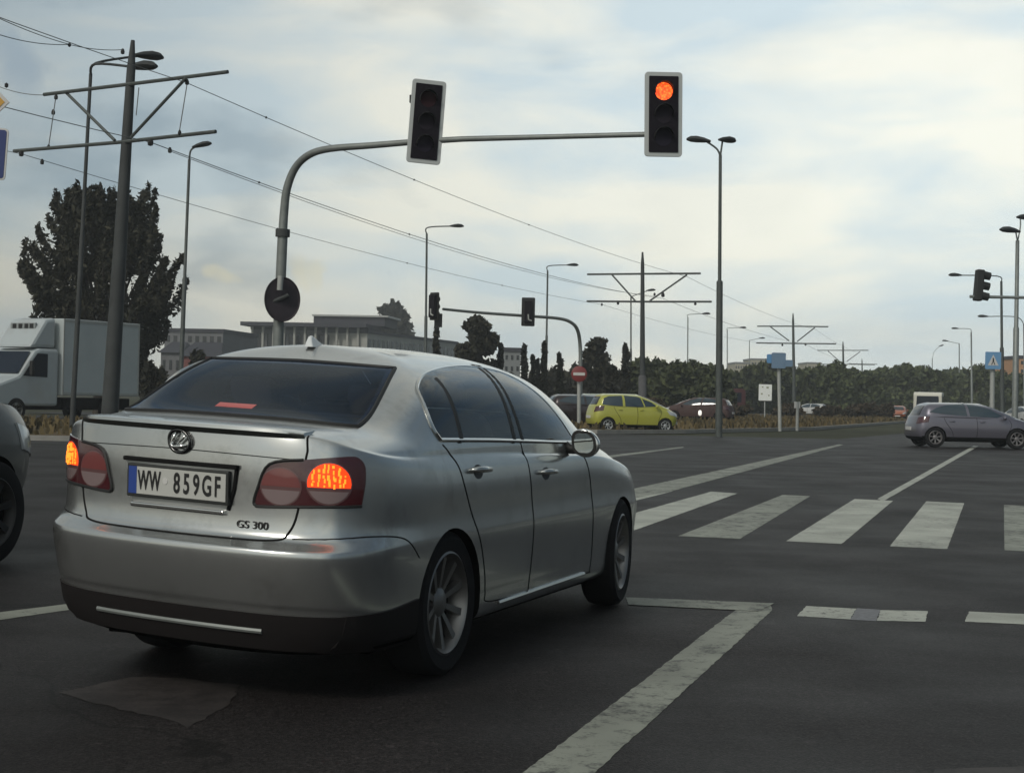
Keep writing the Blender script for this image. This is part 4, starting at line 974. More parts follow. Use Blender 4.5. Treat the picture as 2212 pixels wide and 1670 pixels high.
arm = smoothline([A(611, 500, 28.8), A(614, 455, 28.8), A(620, 408, 28.75), A(638, 363, 28.65), A(668, 335, 28.45), A(712, 322, 28.2), A(800, 315, 27.9), A(885, 308, 27.6)], 4)
k = MB(); k.tube(local(b, arm), [.085-.03*i/(len(arm)-1) for i in range(len(arm))], 12); k.build('curved_arm', galv, t, smooth=True)
k = MB(); k.tube(local(b, [A(884, 308, 27.6), A(1000, 301, 27.2), A(1200, 296, 26.6), A(1400, 291, 26.1)]), [.055, .05, .045, .045], 12); k.build('straight_arm', galv, t, smooth=True)
for (px, py) in ((892, 215), (893, 262), (889, 312)):
    k = MB(); p = A(px, py, 27.45)-b; k.box(-.06, -.05, -.07, .05, .03, .07, M=Matrix.Translation(p)); k.build('bracket', black_m, t, bevel=.01)
signal(t, 921, 264, 27.3, 74, 181, None, R(10), tilt=R(3.2))
signal(t, 1433, 248, 26.0, 82, 183, 0, R(4), tilt=R(-1.0))
sb = thing('round_sign', 'round dark traffic sign seen from behind, fixed to the signal mast pole', 'road sign', A(610, 647, 28.6))
Mx = Matrix.Rotation(R(28), 4, 'Z') @ Matrix.Rotation(PI/2, 4, 'X')
k = MB(); k.lathe([(.0001, -.012), (.32, -.012), (.345, -.02), (.345, .015), (.33, .015), (.32, .0), (.0001, .0)], Mx @ Matrix.Diagonal((1.0, 1.20, 1, 1)), 40); k.build('sign_plate', mat('sign_back', (.030, .022, .028), rough=.55, var=.5, vscale=3), sb, smooth=True)
k = MB(); k.tube([(-.02, -.14, .42), (-.035, -.13, .16)], .055, 10); k.build('bracket', galv_l, sb, smooth=True)
k = MB(); k.tube([(-.16, -.05, -.05), (.12, -.05, .08)], .04, 8); k.build('bracket', mast_m, sb, smooth=True)
# the far mast with two signals seen from behind
b = A(1254, 905, 74); b.z = 0
t = thing('traffic_signal_mast', 'far signal mast arching to the left beside the no-entry sign, with two signal heads', 'traffic light', b)
arm = smoothline([A(1254, 905, 74), A(1254, 800, 74), A(1253, 745, 74), A(1247, 712, 73.6), A(1232, 696, 73.2), A(1205, 688, 72.8), A(1141, 683, 71.5), A(1040, 676, 70), A(957, 668, 68.4)], 4); arm[0].z = 0
k = MB(); k.tube(local(b, arm), [.10-.04*i/(len(arm)-1) for i in range(len(arm))], 10); k.build('curved_arm', galv, t, smooth=True)
for (px, py, y, w_, h_, yw, lab) in ((1141, 674, 70.5, 29, 62, 0, 1), (938, 662, 68, 25, 60, R(-38), 1)):
    c = A(px, py, y)-b; s_ = y/CAM_F; M = Matrix.Translation(c) @ Matrix.Rotation(yw, 4, 'Z')
    k = MB(); k.prism(rrect(w_*s_, h_*s_, .05, 2), 0, .03, M); bb = k.build('signal_backboard', black_m, t)
    k = MB(); k.box(-.17, -.20, -.50, .17, -.002, .50, M=M); k.build('signal_housing', board_m, bb, bevel=.03)
    k = MB(); k.tube([M @ Vector((0, -.24, -.12)), M @ Vector((.02, -.24, -.36)), M @ Vector((.16, -.24, -.42))], .035, 6); k.build('bracket', galv_l, bb)
    for z in (.33, 0, -.33):
        k = MB(); k.lathe([(.13, 0), (.13, .22)], M @ Matrix.Translation((0, .03, z)) @ Matrix.Rotation(-PI/2, 4, 'X'), 12); v_ = k.build('visor', black_m, bb, smooth=True)
k = MB(); M = Matrix.Translation(A(948, 690, 68.2)-b); k.box(-.2, -.02, -.35, .15, .02, .25, M=M); k.build('small_plate', black_m, t)
# right-hand signal seen from the side
b = A(2330, 900, 63); b.z = 0
t = thing('traffic_signal_mast', 'right-hand signal mast reaching in from the right edge, its signal head seen side-on', 'traffic light', b)
pts = [A(2330, 900, 63), A(2330, 700, 63), A(2320, 658, 63), A(2290, 645, 63), A(2200, 643, 63), A(2095, 641, 63)]; pts[0].z = 0
k = MB(); k.tube(local(b, smoothline(pts, 4)), .065, 10); k.build('curved_arm', galv, t, smooth=True)
M = Matrix.Translation(A(2116, 616, 63)-b) @ Matrix.Rotation(R(4), 4, 'Y')
k = MB(); k.box(-.19, -.20, -.65, .13, .20, .62, M=M); hs_ = k.build('signal_housing', black_m, t, bevel=.05)
for z in (.42, 0, -.42):
    k = MB(); k.lathe([(.17, 0), (.16, .30), (.02, .30)], M @ Matrix.Translation((.10, 0, z)) @ Matrix.Rotation(R(97), 4, 'Y'), 14); k.build('visor', black_m, hs_, smooth=True)
# ------------------------------------------------------------------ signs
def post(name, px, py, y, r_, parent_label, cat, ztop_px, col=galv_l):
    b = A(px, py, y); b.z = 0
    t = thing(name, parent_label, cat, b); top = A(ztop_px[0], ztop_px[1], y)-b
    k = MB(); k.tube([(0, 0, 0), top], r_, 10); k.build('post', col, t, smooth=True); return t, b
t, b = post('no_entry_sign', 1251, 916, 64, .085, 'round red no-entry sign with a white bar on a pale post by the yellow car', 'road sign', (1251, 795))
M = Matrix.Translation(A(1251, 808, 63.8)-b) @ Matrix.Rotation(PI/2, 4, 'X')
k = MB(); k.lathe([(.0001, .0), (.31, .0), (.325, -.01), (.325, -.03)], M, 36); sp_ = k.build('sign_face', sign_r, t, smooth=True)
k = MB(); k.prism(rrect(.48, .12, .01, 1), -.020, -.006, Matrix.Translation(A(1251, 808, 63.8)-b)); k.build('sign_bar', sign_w, sp_)
t, b = post('blue_sign', 1685, 922, 70, .085, 'blue rectangular road sign on a pale post near the third mast', 'road sign', (1682, 768), galv_l)
k = MB(); k.prism(rrect(.64, .70, .05, 2), -.03, 0, Matrix.Translation(A(1682, 779, 69.8)-b)); sp_ = k.build('sign_face', mat('sign_blue_pale', (.14, .22, .32), rough=.5), t)
k = MB(); k.prism(rrect(.34, .30, .05, 2), -.03, 0, Matrix.Translation(A(1704, 785, 69.7)-b)); k.build('side_plate', mat('sign_blue_pale', (.1, .2, .4)), t)
k = MB(); k.prism(rrect(.36, .40, .05, 2), -.03, 0, Matrix.Translation(A(1665, 775, 69.9)-b)); k.build('side_plate', sign_b, t)
t, b = post('kerb_bollard', 1722, 922, 72, .075, 'short pale post on the verge right of the blue sign', 'bollard', (1723, 868), galv_l)
k = MB(); k.box(-.16, -.05, 1.05, .12, .05, 1.35); k.build('reflector_plate', sign_w, t, bevel=.01)
t, b = post('pedestrian_crossing_sign', 2143, 925, 63, .10, 'blue square pedestrian crossing sign on a pale post behind the grey hatchback', 'road sign', (2144, 770), galv_l)
c = A(2145, 779, 62.8)-b
k = MB(); k.prism(rrect(.64, .70, .04, 2), -.03, 0, Matrix.Translation(c)); sp_ = k.build('sign_face', mat('sign_blue_mid', (.14, .30, .50), rough=.5), t)
k = MB(); k.prism([(-.22, -.20), (.22, -.20), (0, .24)], -.036, -.03, Matrix.Translation(c)); k.build('sign_triangle', sign_w, sp_)
k = MB(); MM = Matrix.Translation(c)
k.prism(circ(.0, .08, .030, n=10), -.042, -.036, MM); k.prism([(-.03, -.04), (.03, -.04), (.03, .05), (-.02, .05)], -.042, -.036, MM); k.prism([(-.02, -.04), (.01, -.04), (-.05, -.17), (-.085, -.17)], -.042, -.036, MM); k.prism([(0, -.04), (.03, -.04), (.085, -.17), (.05, -.17)], -.042, -.036, MM)
k.build('pictogram', black_m, sp_)
# sign post just outside the left edge carries the diamond and the blue square
b = A(-40, 1000, 19); b.z = 0
t = thing('sign_post', 'yellow diamond sign above a blue sign cut by the left edge of the picture', 'road sign', b)
k = MB(); k.tube([(0, 0, 0), A(-28, 130, 19)-b], .035, 10); k.build('post', galv, t, smooth=True)
M = Matrix.Translation(A(-30, 221, 18.95)-b)
k = MB(); k.prism([(-.29, 0), (0, -.29), (.29, 0), (0, .29)], -.02, 0, M); sp_ = k.build('diamond_plate', sign_w, t)
k = MB(); k.prism([(-.235, 0), (0, -.235), (.235, 0), (0, .235)], -.026, -.02, M); k.build('diamond_face', sign_y, sp_)
M = Matrix.Translation(A(-38, 331, 18.95)-b) @ Matrix.Rotation(R(3), 4, 'Y')
k = MB(); k.prism(rrect(.61, .63, .04, 3), -.02, 0, M); sp_ = k.build('blue_plate', sign_w, t)
k = MB(); k.prism(rrect(.57, .59, .03, 3), -.026, -.02, M); k.build('blue_face', sign_db, sp_)
# little advertising board on the verge
t, b = post('advert_board', 1652, 900, 110, .05, 'small white advertising board standing among the bushes', 'board', (1652, 868), galv_l)
k = MB(); k.prism(rrect(.92, 1.15, .03, 1), -.05, .05, Matrix.Translation(A(1653, 848, 110)-b)); bo = k.build('panel', mat('panel_white', (.85, .87, .83), rough=.5), t)
k = MB(); M = Matrix.Translation(A(1653, 848, 110)-b)
for (x, z, w_, h_) in ((.15, .35, .16, .12), (-.2, .38, .10, .08), (-.25, -.1, .12, .10), (.25, -.2, .10, .08)): k.box(x-w_/2, -.056, z-h_/2, x+w_/2, -.051, z+h_/2, M=M)
k.build('dark_print', mat('print_grey', (.3, .32, .2)), bo)
# ------------------------------------------------------------------ other vehicles
def hatch_params(Ln, W, H, wb_, r, rearov, **kw):
    """a generic small hatchback; y = 0 at the rear axle"""
    yr = -rearov; yf = Ln-rearov; f = H/1.45; w = W/2
    p = dict(W=w, yr=yr, yf=yf, arch=r+.035, axles=(0, wb_), wz=r, rcor=.62,
        low=[(.75, .18, .25, .20, .20, .20), (.94, .04, .10, .26, .22, .24), (.97, .0, .03, .40, .38, .40), (1.0, .0, .0, .56*f, .55*f, .52*f), (1.0, .02, .02, .70*f, .70*f, .64*f), (.985, .07, .07, .86*f, .86*f, .76*f)],
        shoulder=(.96, .11, .20, [(0, .98*f), (5, .97*f), (9, .95*f), (12, .92*f), (13, .88*f), (15, .82*f), (18, .80*f)]),
        wb=.86*w/.885, wr=.66*w/.885, gb=yr+.17, cw=yf-.90, rt=yr+.42, ft=yf-1.72,
        beltz=[(0, 1.03*f), (5, 1.02*f), (9, .99*f), (12, .96*f), (14, .97*f), (18, .98*f)],
        roofz=[(0, 1.39*f), (3, 1.37*f), (6, 1.385*f), (9, 1.39*f), (12, 1.355*f), (15, 1.375*f), (18, 1.385*f)], zc=H)
    p.update(kw); return p
def simple_car(name, label, paint_, p, loc, heading, win, lampR=None, rim=None, group=None, level=2, rr=.2, details=True, cat='car', tail=True, div=None):
    t = thing(name, label, cat, loc, heading, group)
    b_, v_ = car_shell('body', p, [paint_, under_m], t, level)
    g = patch('side_window', glass_s, v_, t, win, SIDE, .012, .06, .01); flip(g)
    for q in (div or []):
        g = patch('window_pillar', paint_, v_, t, q, SIDE, .02, .05, .01); flip(g)
    f = p['zc']/1.45; w = p['W']
    g = patch('rear_window', glass_d, v_, t, [(-w*.60, 1.02*f), (w*.60, 1.02*f), (w*.50, 1.32*f), (-w*.50, 1.32*f)], REAR, .01, .06, .01)
    g = patch('windscreen', glass_d, v_, t, [(-w*.70, 1.0*f), (w*.70, 1.0*f), (w*.58, 1.34*f), (-w*.58, 1.34*f)], (0, -1, 0), .01, .06, .01)
    k = MB(); yb = p['axles'][0]; ya = p['axles'][1]
    y0 = lerp(yb, ya, .12); y1 = lerp(yb, ya, .50); y2 = lerp(yb, ya, .92)
    for line in ([(y0-.05, .95*f), (y0+.02, .80*f), (y0+.22, .5*f), (y0+.25, .26)], [(y1, .97*f), (y1+.03, .6*f), (y1, .26)], [(y2-.05, .93*f), (y2+.02, .75*f), (y2-.08, .5*f), (y2-.12, .26)]):
        k = MB(); seamline(k, v_, line, SIDE, .008); ds = k.build('door_seam', seam, t); flip(ds)
    for y in (y0+.2, y1+.18):
        h = onbody(v_, [(y, .84*f)], SIDE, 0)
        if h: k = MB(); k.tube([h[0]+Vector((-.02, -.09, 0)), h[0]+Vector((.03, -.04, .005)), h[0]+Vector((.03, .05, .005)), h[0]+Vector((-.02, .10, 0))], .016, 6); e = k.build('door_handle', paint_, t, smooth='all'); flip(e)
    # lamps
    sh = [( .18, .72*f), (.20, .90*f), (.36, .93*f), (.50, .86*f), (.46, .74*f)]
    d1 = Vector((-.6, .8, 0)); dd_, s_ = frame(d1)
    def S(x, y): return Vector((x, y, 0)).dot(s_)
    yr, yf = p['yr'], p['yf']
    g = patch('tail_lamp', red_dk, v_, t, [(S(w*.70, yr+.05), .74*f), (S(w*.99, yr+.36), .80*f), (S(w*.97, yr+.40), .98*f), (S(w*.72, yr+.10), .95*f)], d1, .012, .06, .01); flip(g)
    d2 = Vector((-.6, -.8, 0)); dd_, s2_ = frame(d2)
    def S2(x, y): return Vector((x, y, 0)).dot(s2_)
    g = patch('headlight', mat('headlight_glass', (.45, .47, .47), rough=.15, coat=1), v_, t, [(S2(w*.60, yf-.05), .58*f), (S2(w*.60, yf-.08), .72*f), (S2(w*.97, yf-.48), .84*f), (S2(w*.98, yf-.38), .68*f)], d2, .012, .06, .01); flip(g)
    k = MB(); k.lathe([(.0001, .07), (.05, .06), (.085, 0), (.05, -.06), (.0001, -.07)], Matrix.Translation((w+.08, lerp(yb, ya, .83), .98*f)) @ Matrix.Diagonal((1.1, .8, 1, 1)), 12); e = k.build('wing_mirror', paint_, t, smooth=True); flip(e)
    k = MB(); k.box(-.26, yr-.02, .52, .26, yr+.03, .63); k.build('number_plate', sign_w, t, bevel=.006)
    k = MB(); k.box(-.26, yf-.03, .34, .26, yf+.02, .45); k.build('number_plate', sign_w, t, bevel=.006)
    k = MB(); k.tube([(-w*.55, yf+.004, .56*f), (0, yf+.012, .55*f), (w*.55, yf+.004, .56*f)], .035, 8); k.build('grille', dark_m, t)
    h = v_.ray_cast(Vector((0, yr+.75, 3)), Vector((0, 0, -1)))[0]
    if h: k = MB(); k.tube([h, h+Vector((0, -.16, .20))], [.008, .004], 5); k.build('roof_aerial', black_m, t)
    for y in p['axles']:
        for s in (1, -1): wheel(t, s*(w-.10), y, p['wz'], p['wz'], .19, p['wz']*.66, s, 7, rim)
    k = MB(); k.box(-w*.72, yr+.5, .19, w*.72, yf-.5, .27)
    for y in p['axles']: k.tube([(-w+.1, y, p['wz']), (w-.1, y, p['wz'])], .05, 8)
    k.build('undercarriage', under_m, t)
    return t, v_
yellow = mat('yellow_paint', (.40, .40, .06), rough=.35, metal=.1, coat=.6)
p = hatch_params(3.55, 1.58, 1.50, 2.33, .28, .58, ft=1.45, cw=2.42, zdark=.30)
b = A(1354, 930, 60.5)
ycar, yv = simple_car('yellow_car', 'small yellow-green five-door hatchback stopped at the far side beside the no-entry sign', yellow, p, (b.x-.95, b.y+.1, 0), -R(77),
    [(-.22, 1.05), (-.15, 1.30), (.05, 1.38), (.7, 1.415), (1.2, 1.38), (1.75, 1.18), (1.98, 1.02), (1.2, .99), (.3, 1.02)], rim=mat('hubcap', (.42, .44, .44), rough=.4, metal=.5),
    div=[[(.58, .98), (.68, .98), (.66, 1.42), (.58, 1.42)], [(1.45, .98), (1.50, .98), (1.36, 1.36), (1.31, 1.36)]])
grey = mat('grey_paint', (.14, .135, .165), rough=.34, metal=.5, coat=.6)
p = hatch_params(4.06, 1.73, 1.42, 2.59, .315, .62, cw=2.72, ft=1.75, zdark=.34)
b = G(2013, 966)
gcar, gv = simple_car('grey_hatchback', 'grey-violet hatchback crossing the junction to the right, cut by the right edge', grey, p, (b.x, b.y+.55, 0), -R(88),
    [(-.18, 1.10), (.05, 1.24), (.35, 1.32), (.85, 1.375), (1.25, 1.36), (1.75, 1.22), (2.12, 1.03), (1.95, .97), (1.2, .99), (.35, 1.04)], rim=mat('hub_grey', (.20, .19, .19), rough=.4, metal=.5),
    div=[[(1.0, .97), (1.08, .97), (1.02, 1.40), (.94, 1.40)]])
# light-coloured car in the left lane, only its nose and front wheel in view
p = hatch_params(4.35, 1.82, 1.74, 2.65, .375, .85, low=[(.75, .18, .25, .28, .28, .28), (.94, .04, .12, .34, .30, .34), (.97, .0, .04, .50, .48, .52), (1.0, .0, .0, .70, .70, .72), (1.0, .02, .02, .90, .90, .90), (.985, .07, .06, 1.06, 1.06, 1.02)],
    shoulder=(.96, .11, .18, [(0, 1.16), (5, 1.16), (9, 1.16), (12, 1.18), (13, 1.17), (15, 1.12), (18, 1.11)]), hoodb=.035, cw=2.55)
b = G(20, 1222)
lcar, lv = simple_car('pale_car', 'pale silver car cut by the left edge, only its nose and dark wheel visible', mat('pale_silver', (.10, .10, .095), rough=.4, metal=.5, coat=.4), p, (0, 0, 0), -.30,
    [(-.2, 1.15), (.1, 1.35), (.8, 1.42), (1.2, 1.38), (1.9, 1.12), (1.2, 1.08), (.3, 1.1)], rim=mat('hub_dark', (.02, .02, .02), rough=.6))
off = Matrix.Rotation(-.30, 4, 'Z') @ Vector((.91, 2.65, 0)); lcar.location = (b.x-off.x-.10, b.y-off.y, 0)
# --- dark cars queued behind the yellow one, distant traffic : the same hatchback in other paints
def repaint(src, name, label, loc, rz, paint_, sc_=1, group='distant cars beyond the junction'):
    c = copy_tree(src); c.name = name; c.location = loc; c.rotation_euler = (0, 0, rz); c['label'] = label; c['group'] = group; c.scale = (sc_, sc_, sc_)
    for ch in c.children:
        if ch.name.split('.')[0] in ('body', 'window_pillar', 'door_handle', 'wing_mirror'):
            ch.data = ch.data.copy(); ch.data.materials[0] = paint_
    return c
maroon = mat('maroon_paint', (.022, .012, .014), rough=.35, metal=.4, coat=.5)
whitec = mat('white_car_paint', (.50, .50, .49), rough=.4, coat=.3)
for (src, px, py, y, rz, m_, lb, s_) in (
    (gcar, 1205, 927, 68, -R(80), maroon, 'dark maroon car between the silver car and the yellow one', 1.02),
    (gcar, 1262, 914, 78, -R(84), mat('pale_green_paint', (.30, .33, .20), rough=.4, metal=.3, coat=.5), 'pale green car roof showing just behind the yellow car', 1.08),
    (gcar, 1560, 912, 92, R(70), mat('red_paint', (.06, .028, .024), rough=.7), 'dull red car with a lit headlamp beyond the fork lamp post', 1.05),
    (gcar, 1775, 896, 150, R(60), whitec, 'white car nose showing between the distant bushes', .9),
    (gcar, 1940, 897, 140, R(165), mat('orange_paint', (.35, .09, .03), rough=.45, coat=.4), 'small orange-brown car left of the white van', .9),
    (gcar, 2235, 921, 95, R(10), whitec, 'white car cut by the right edge behind the grey hatchback', 1.0)):
    g_ = A(px, py, y); repaint(src, 'parked_car' if 0 else 'distant_car', lb, (g_.x, y, 0), rz, m_, s_)
# lit headlamp of the red car is a part of it
for o in list(C.objects):
    if o.get('label', '').startswith('dull red car'):
        k = MB(); w0 = A(1512, 892, 90)
        o_m = Matrix.Translation(o.location) @ Matrix.Rotation(o.rotation_euler.z, 4, 'Z') @ Matrix.Diagonal((*o.scale, 1)); p_ = o_m.inverted() @ w0
        k.lathe([(.0001, .10), (.12, .07), (.16, 0), (.12, -.07), (.0001, -.10)], Matrix.Translation(p_) @ Matrix.Rotation(PI/2, 4, 'X'), 16); k.build('lit_headlight', mat('lit_white', (.9, .9, .85), emit=(1, .96, .86), es=.9), o, smooth=True)
# --- boxy vehicles
def box_vehicle(name, label, cat, loc, rz, paint_, Ln, W, H, front_win=True, group=None, stripe=None, cabh=None):
    t = thing(name, label, cat, loc, rz, group)
    prof = [(0, .45), (0, H-.18), (.12, H-.03), (.4, H), (Ln-1.25, H), (Ln-1.0, H-.08), (Ln-.35, 1.35), (Ln-.06, 1.15), (Ln, .9), (Ln, .45)]
    k = MB(); n = len(prof)
    k.add([(-W/2, a, b) for a, b in prof]+[(W/2, a, b) for a, b in prof], [tuple(range(n)), tuple(range(2*n-1, n-1, -1))]+[(i, i+n, (i+1) % n+n, (i+1) % n) for i in range(n)])
    k.build('body', paint_, t, bevel=.07)
    for s in (-1, 1):
        k = MB(); x = s*(W/2+.006); y0, y1 = Ln-1.35, Ln-.62
        k.add([(x, y0, 1.2), (x, y1, 1.2), (x, y0+.25, H-.28), (x, y0, H-.28)], [(0, 1, 2, 3)]); k.build('side_window', glass_d, t)
        k = MB(); k.add([(x, .35, 1.25), (x, y0-.15, 1.25), (x, y0-.15, H-.30), (x, .35, H-.30)], [(0, 1, 2, 3)]); k.build('side_window', glass_d, t)
    k = MB(); k.add([(-W*.40, -.012, 1.2), (W*.40, -.012, 1.2), (W*.38, -.012, H-.3), (-W*.38, -.012, H-.3)], [(0, 1, 2, 3)]); k.build('rear_window', glass_d, t)
    a, b = Vector((0, Ln-.97, H-.16)), Vector((0, Ln-.40, 1.40)); q = Vector((0, .02, .02))
    k = MB(); k.add([Vector((-W*.42, 0, 0))+a+q, Vector((W*.42, 0, 0))+a+q, Vector((W*.45, 0, 0))+b+q, Vector((-W*.45, 0, 0))+b+q], [(0, 1, 2, 3)]); k.build('windscreen', glass_d, t)
    for s in (-1, 1):
        k = MB(); k.box(s*W*.42-.10, -.02, .8, s*W*.42+.10, .02, 1.15); k.build('tail_lamp', red_l, t, bevel=.01)
        for y in (.85, Ln-.8): wheel(t, s*(W/2-.12), y, .33, .33, .2, .22, s, 7)
    return t
p_ = A(2003, 905, 118)
box_vehicle('white_van', 'white-roofed van driving off beyond the grey hatchback', 'van', (p_.x, 118, 0), -RY, mat('van_paint', (.62, .60, .52), rough=.4, coat=.3), 5.2, 2.1, 2.35)
p_ = A(1560, 905, 122)
box_vehicle('red_van', 'dull red van partly hidden by the fork lamp post', 'van', (p_.x+1.5, 122, 0), R(100), mat('van_red', (.075, .020, .022), rough=.7), 4.6, 2.0, 2.3)
# --- the white box lorry on the left
LX, LY = A(85, 930, 56).x, 56
t = thing('box_lorry', 'white refrigerated box lorry heading left behind the near mast, wind deflector on its cab', 'truck', (0, 0, 0), 0)
# y runs from the front bumper backwards, x across
HD = math.pi-RY
lw = mat('lorry_white', (.40, .44, .45), rough=.45, coat=.3, dirt=(.33, .34, .34), dscale=.8, dlo=.5, dhi=.75)
k = MB(); W2 = 1.1
def slab(prof, x0, x1):
    n = len(prof); k = MB()
    k.add([(x0, a, b) for a, b in prof]+[(x1, a, b) for a, b in prof], [tuple(range(n)), tuple(range(2*n-1, n-1, -1))]+[(i, i+n, (i+1) % n+n, (i+1) % n) for i in range(n)]); return k
cab = slab([(0, .55), (0, 1.15), (.12, 1.32), (1.05, 1.62), (1.75, 2.50), (2.0, 2.60), (2.9, 2.60), (2.9, .55)], -W2*.92, W2*.92).build('cab', lw, t, bevel=.10)
slab([(1.62, 2.63), (2.35, 3.66), (2.85, 3.74), (2.85, 2.63)], -W2*.80, W2*.80).build('wind_deflector', lw, t, bevel=.12)
k = MB(); k.box(-.62, 2.10, 3.30, .62, 2.18, 3.52); k.build('roof_sign', mat('roof_sign_grey', (.25, .27, .27)), t)
k = MB()
for x in (-.42, -.12, .18, .44): k.box(x-.09, 2.085, 3.33, x+.09, 2.10, 3.49)
k.build('roof_sign_letters', black_m, t)
k = MB(); k.box(-W2, 3.0, .95, W2, 6.9, 3.72); bx = k.build('cargo_box', mat('box_white', (.43, .47, .47), rough=.5, coat=.2, dirt=(.36, .40, .41), dscale=.5, dlo=.5, dhi=.75), t, bevel=.03)
k = MB()
for s in (-1, 1):
    for (y0, y1) in ((3.0, 3.06), (6.84, 6.9)): k.box(s*(W2+.004)-.012, y0, .95, s*(W2+.004)+.012, y1, 3.72)
    k.box(s*(W2+.004)-.012, 3.07, 3.60, s*(W2+.004)+.012, 6.83, 3.70); k.box(s*(W2+.004)-.012, 3.07, .97, s*(W2+.004)+.012, 6.83, 1.06)
k.build('box_trim', galv_l, bx)
k = MB(); k.add([(-W2*.84, 1.08, 1.68), (W2*.84, 1.08, 1.68), (W2*.78, 1.70, 2.46), (-W2*.78, 1.70, 2.46)], [(0, 1, 2, 3)])
for i, v in enumerate(k.v): k.v[i] = (v[0], v[1]-.03, v[2]+.03)
k.build('windscreen', glass_d, t)
for s in (-1, 1):
    x = s*(W2*.92+.012); k = MB(); k.add([(x, 1.22, 1.62), (x, 2.35, 1.58), (x, 2.35, 2.42), (x, 1.86, 2.42)], [(0, 1, 2, 3)]); k.build('side_window', glass_d, t)
    k = MB(); k.box(s*(W2+.14)-.07, 1.35, 1.65, s*(W2+.14)+.07, 1.48, 2.15); k.build('wing_mirror', black_m, t, bevel=.03)
    k = MB(); k.box(s*W2*.68-.18, -.03, .95, s*W2*.68+.18, .05, 1.18); k.build('headlight', mat('headlight_lit', (.8, .8, .78), rough=.3, emit=(1, .98, .9), es=.55), t, bevel=.03)
    for y in (.95, 5.5): wheel(t, s*(W2-.18), y, .42, .42, .26, .26, s, 7)
k = MB(); k.box(-W2*.7, .4, .42, W2*.7, 6.8, .86); k.box(-W2*.98, 3.3, .45, W2*.98, 4.7, .85); k.build('chassis', under_m, t, bevel=.03)
k = MB(); k.box(-W2*.85, -.05, .38, W2*.85, .10, .62); k.build('front_bumper', dark_m, t, bevel=.03)
# its nose points towards -y of its own frame
lorry = t; lorry.rotation_euler = (0, 0, -RY-R(12)); 
_f = Matrix.Rotation(-RY-R(12), 4, 'Z') @ Vector((1.0, 3.0, 0)); g_ = A(128, 925, 56)
lorry.location = (g_.x-_f.x, g_.y-_f.y, 0)
# ------------------------------------------------------------------ trees
bark = mat('bark', (.045, .036, .028), rough=.95, var=.3, vscale=6, bump=.6, bscale=14)
def leafmat(name, col, v=.45, hue=(.9, 1.1)):
    m_ = mat(name, col, rough=.75, spec=.25)
    nt = m_.node_tree; b = nt.nodes['Principled BSDF']; g = N(nt, 'ShaderNodeNewGeometry')
    mx = N(nt, 'ShaderNodeMix'); mx.data_type = 'RGBA'; mx.inputs[6].default_value = (*[c*(1-v) for c in col], 1); mx.inputs[7].default_value = (col[0]*(1+v)*1.1, col[1]*(1+v), col[2]*(1+v*.5), 1)
    L(nt, g.outputs['Random Per Island'], mx.inputs[0]); L(nt, mx.outputs[2], b.inputs['Base Color']); return m_
lf_dark = leafmat('leaves_dark', (.026, .027, .019)); lf_green = leafmat('leaves_green', (.044, .056, .026)); lf_far = leafmat('leaves_far_hazy', (.060, .078, .036)); lf_poplar = leafmat('leaves_poplar', (.016, .019, .013))  # far leaves are lightened, with some haze put into their colour
def crown_mesh(clumps, rng, n_per, size, up=.0):
    """clumps: (centre, radius vec); leaf clumps are small bent quads spread through each clump's volume"""
    vs = []; fs = []
    for (c, r) in clumps:
        for _ in range(n_per):
            while True:
                d = Vector((rng.uniform(-1, 1), rng.uniform(-1, 1), rng.uniform(-1, 1)))
                if d.length < 1: break
            d = d*(.55+.45*rng.random()); p = c+Vector((d.x*r.x, d.y*r.y, d.z*r.z)); s = size*rng.uniform(.6, 1.4)
            a = Vector((rng.gauss(0, 1), rng.gauss(0, 1), rng.gauss(0, 1))).normalized()
            if up: a = (a*(1-up)+Vector((0, 0, up))).normalized()
            b_ = a.orthogonal().normalized(); b_ = (Matrix.Rotation(rng.uniform(0, 6.28), 3, a) @ b_)*s*(.42 if up else .62); a = a*s
            i = len(vs); vs += [p-a, p+b_*.9, p+a, p-b_]; fs.append((i, i+1, i+2, i+3))
    me = bpy.data.meshes.new('crown'); me.from_pydata([tuple(v) for v in vs], [], fs); return me
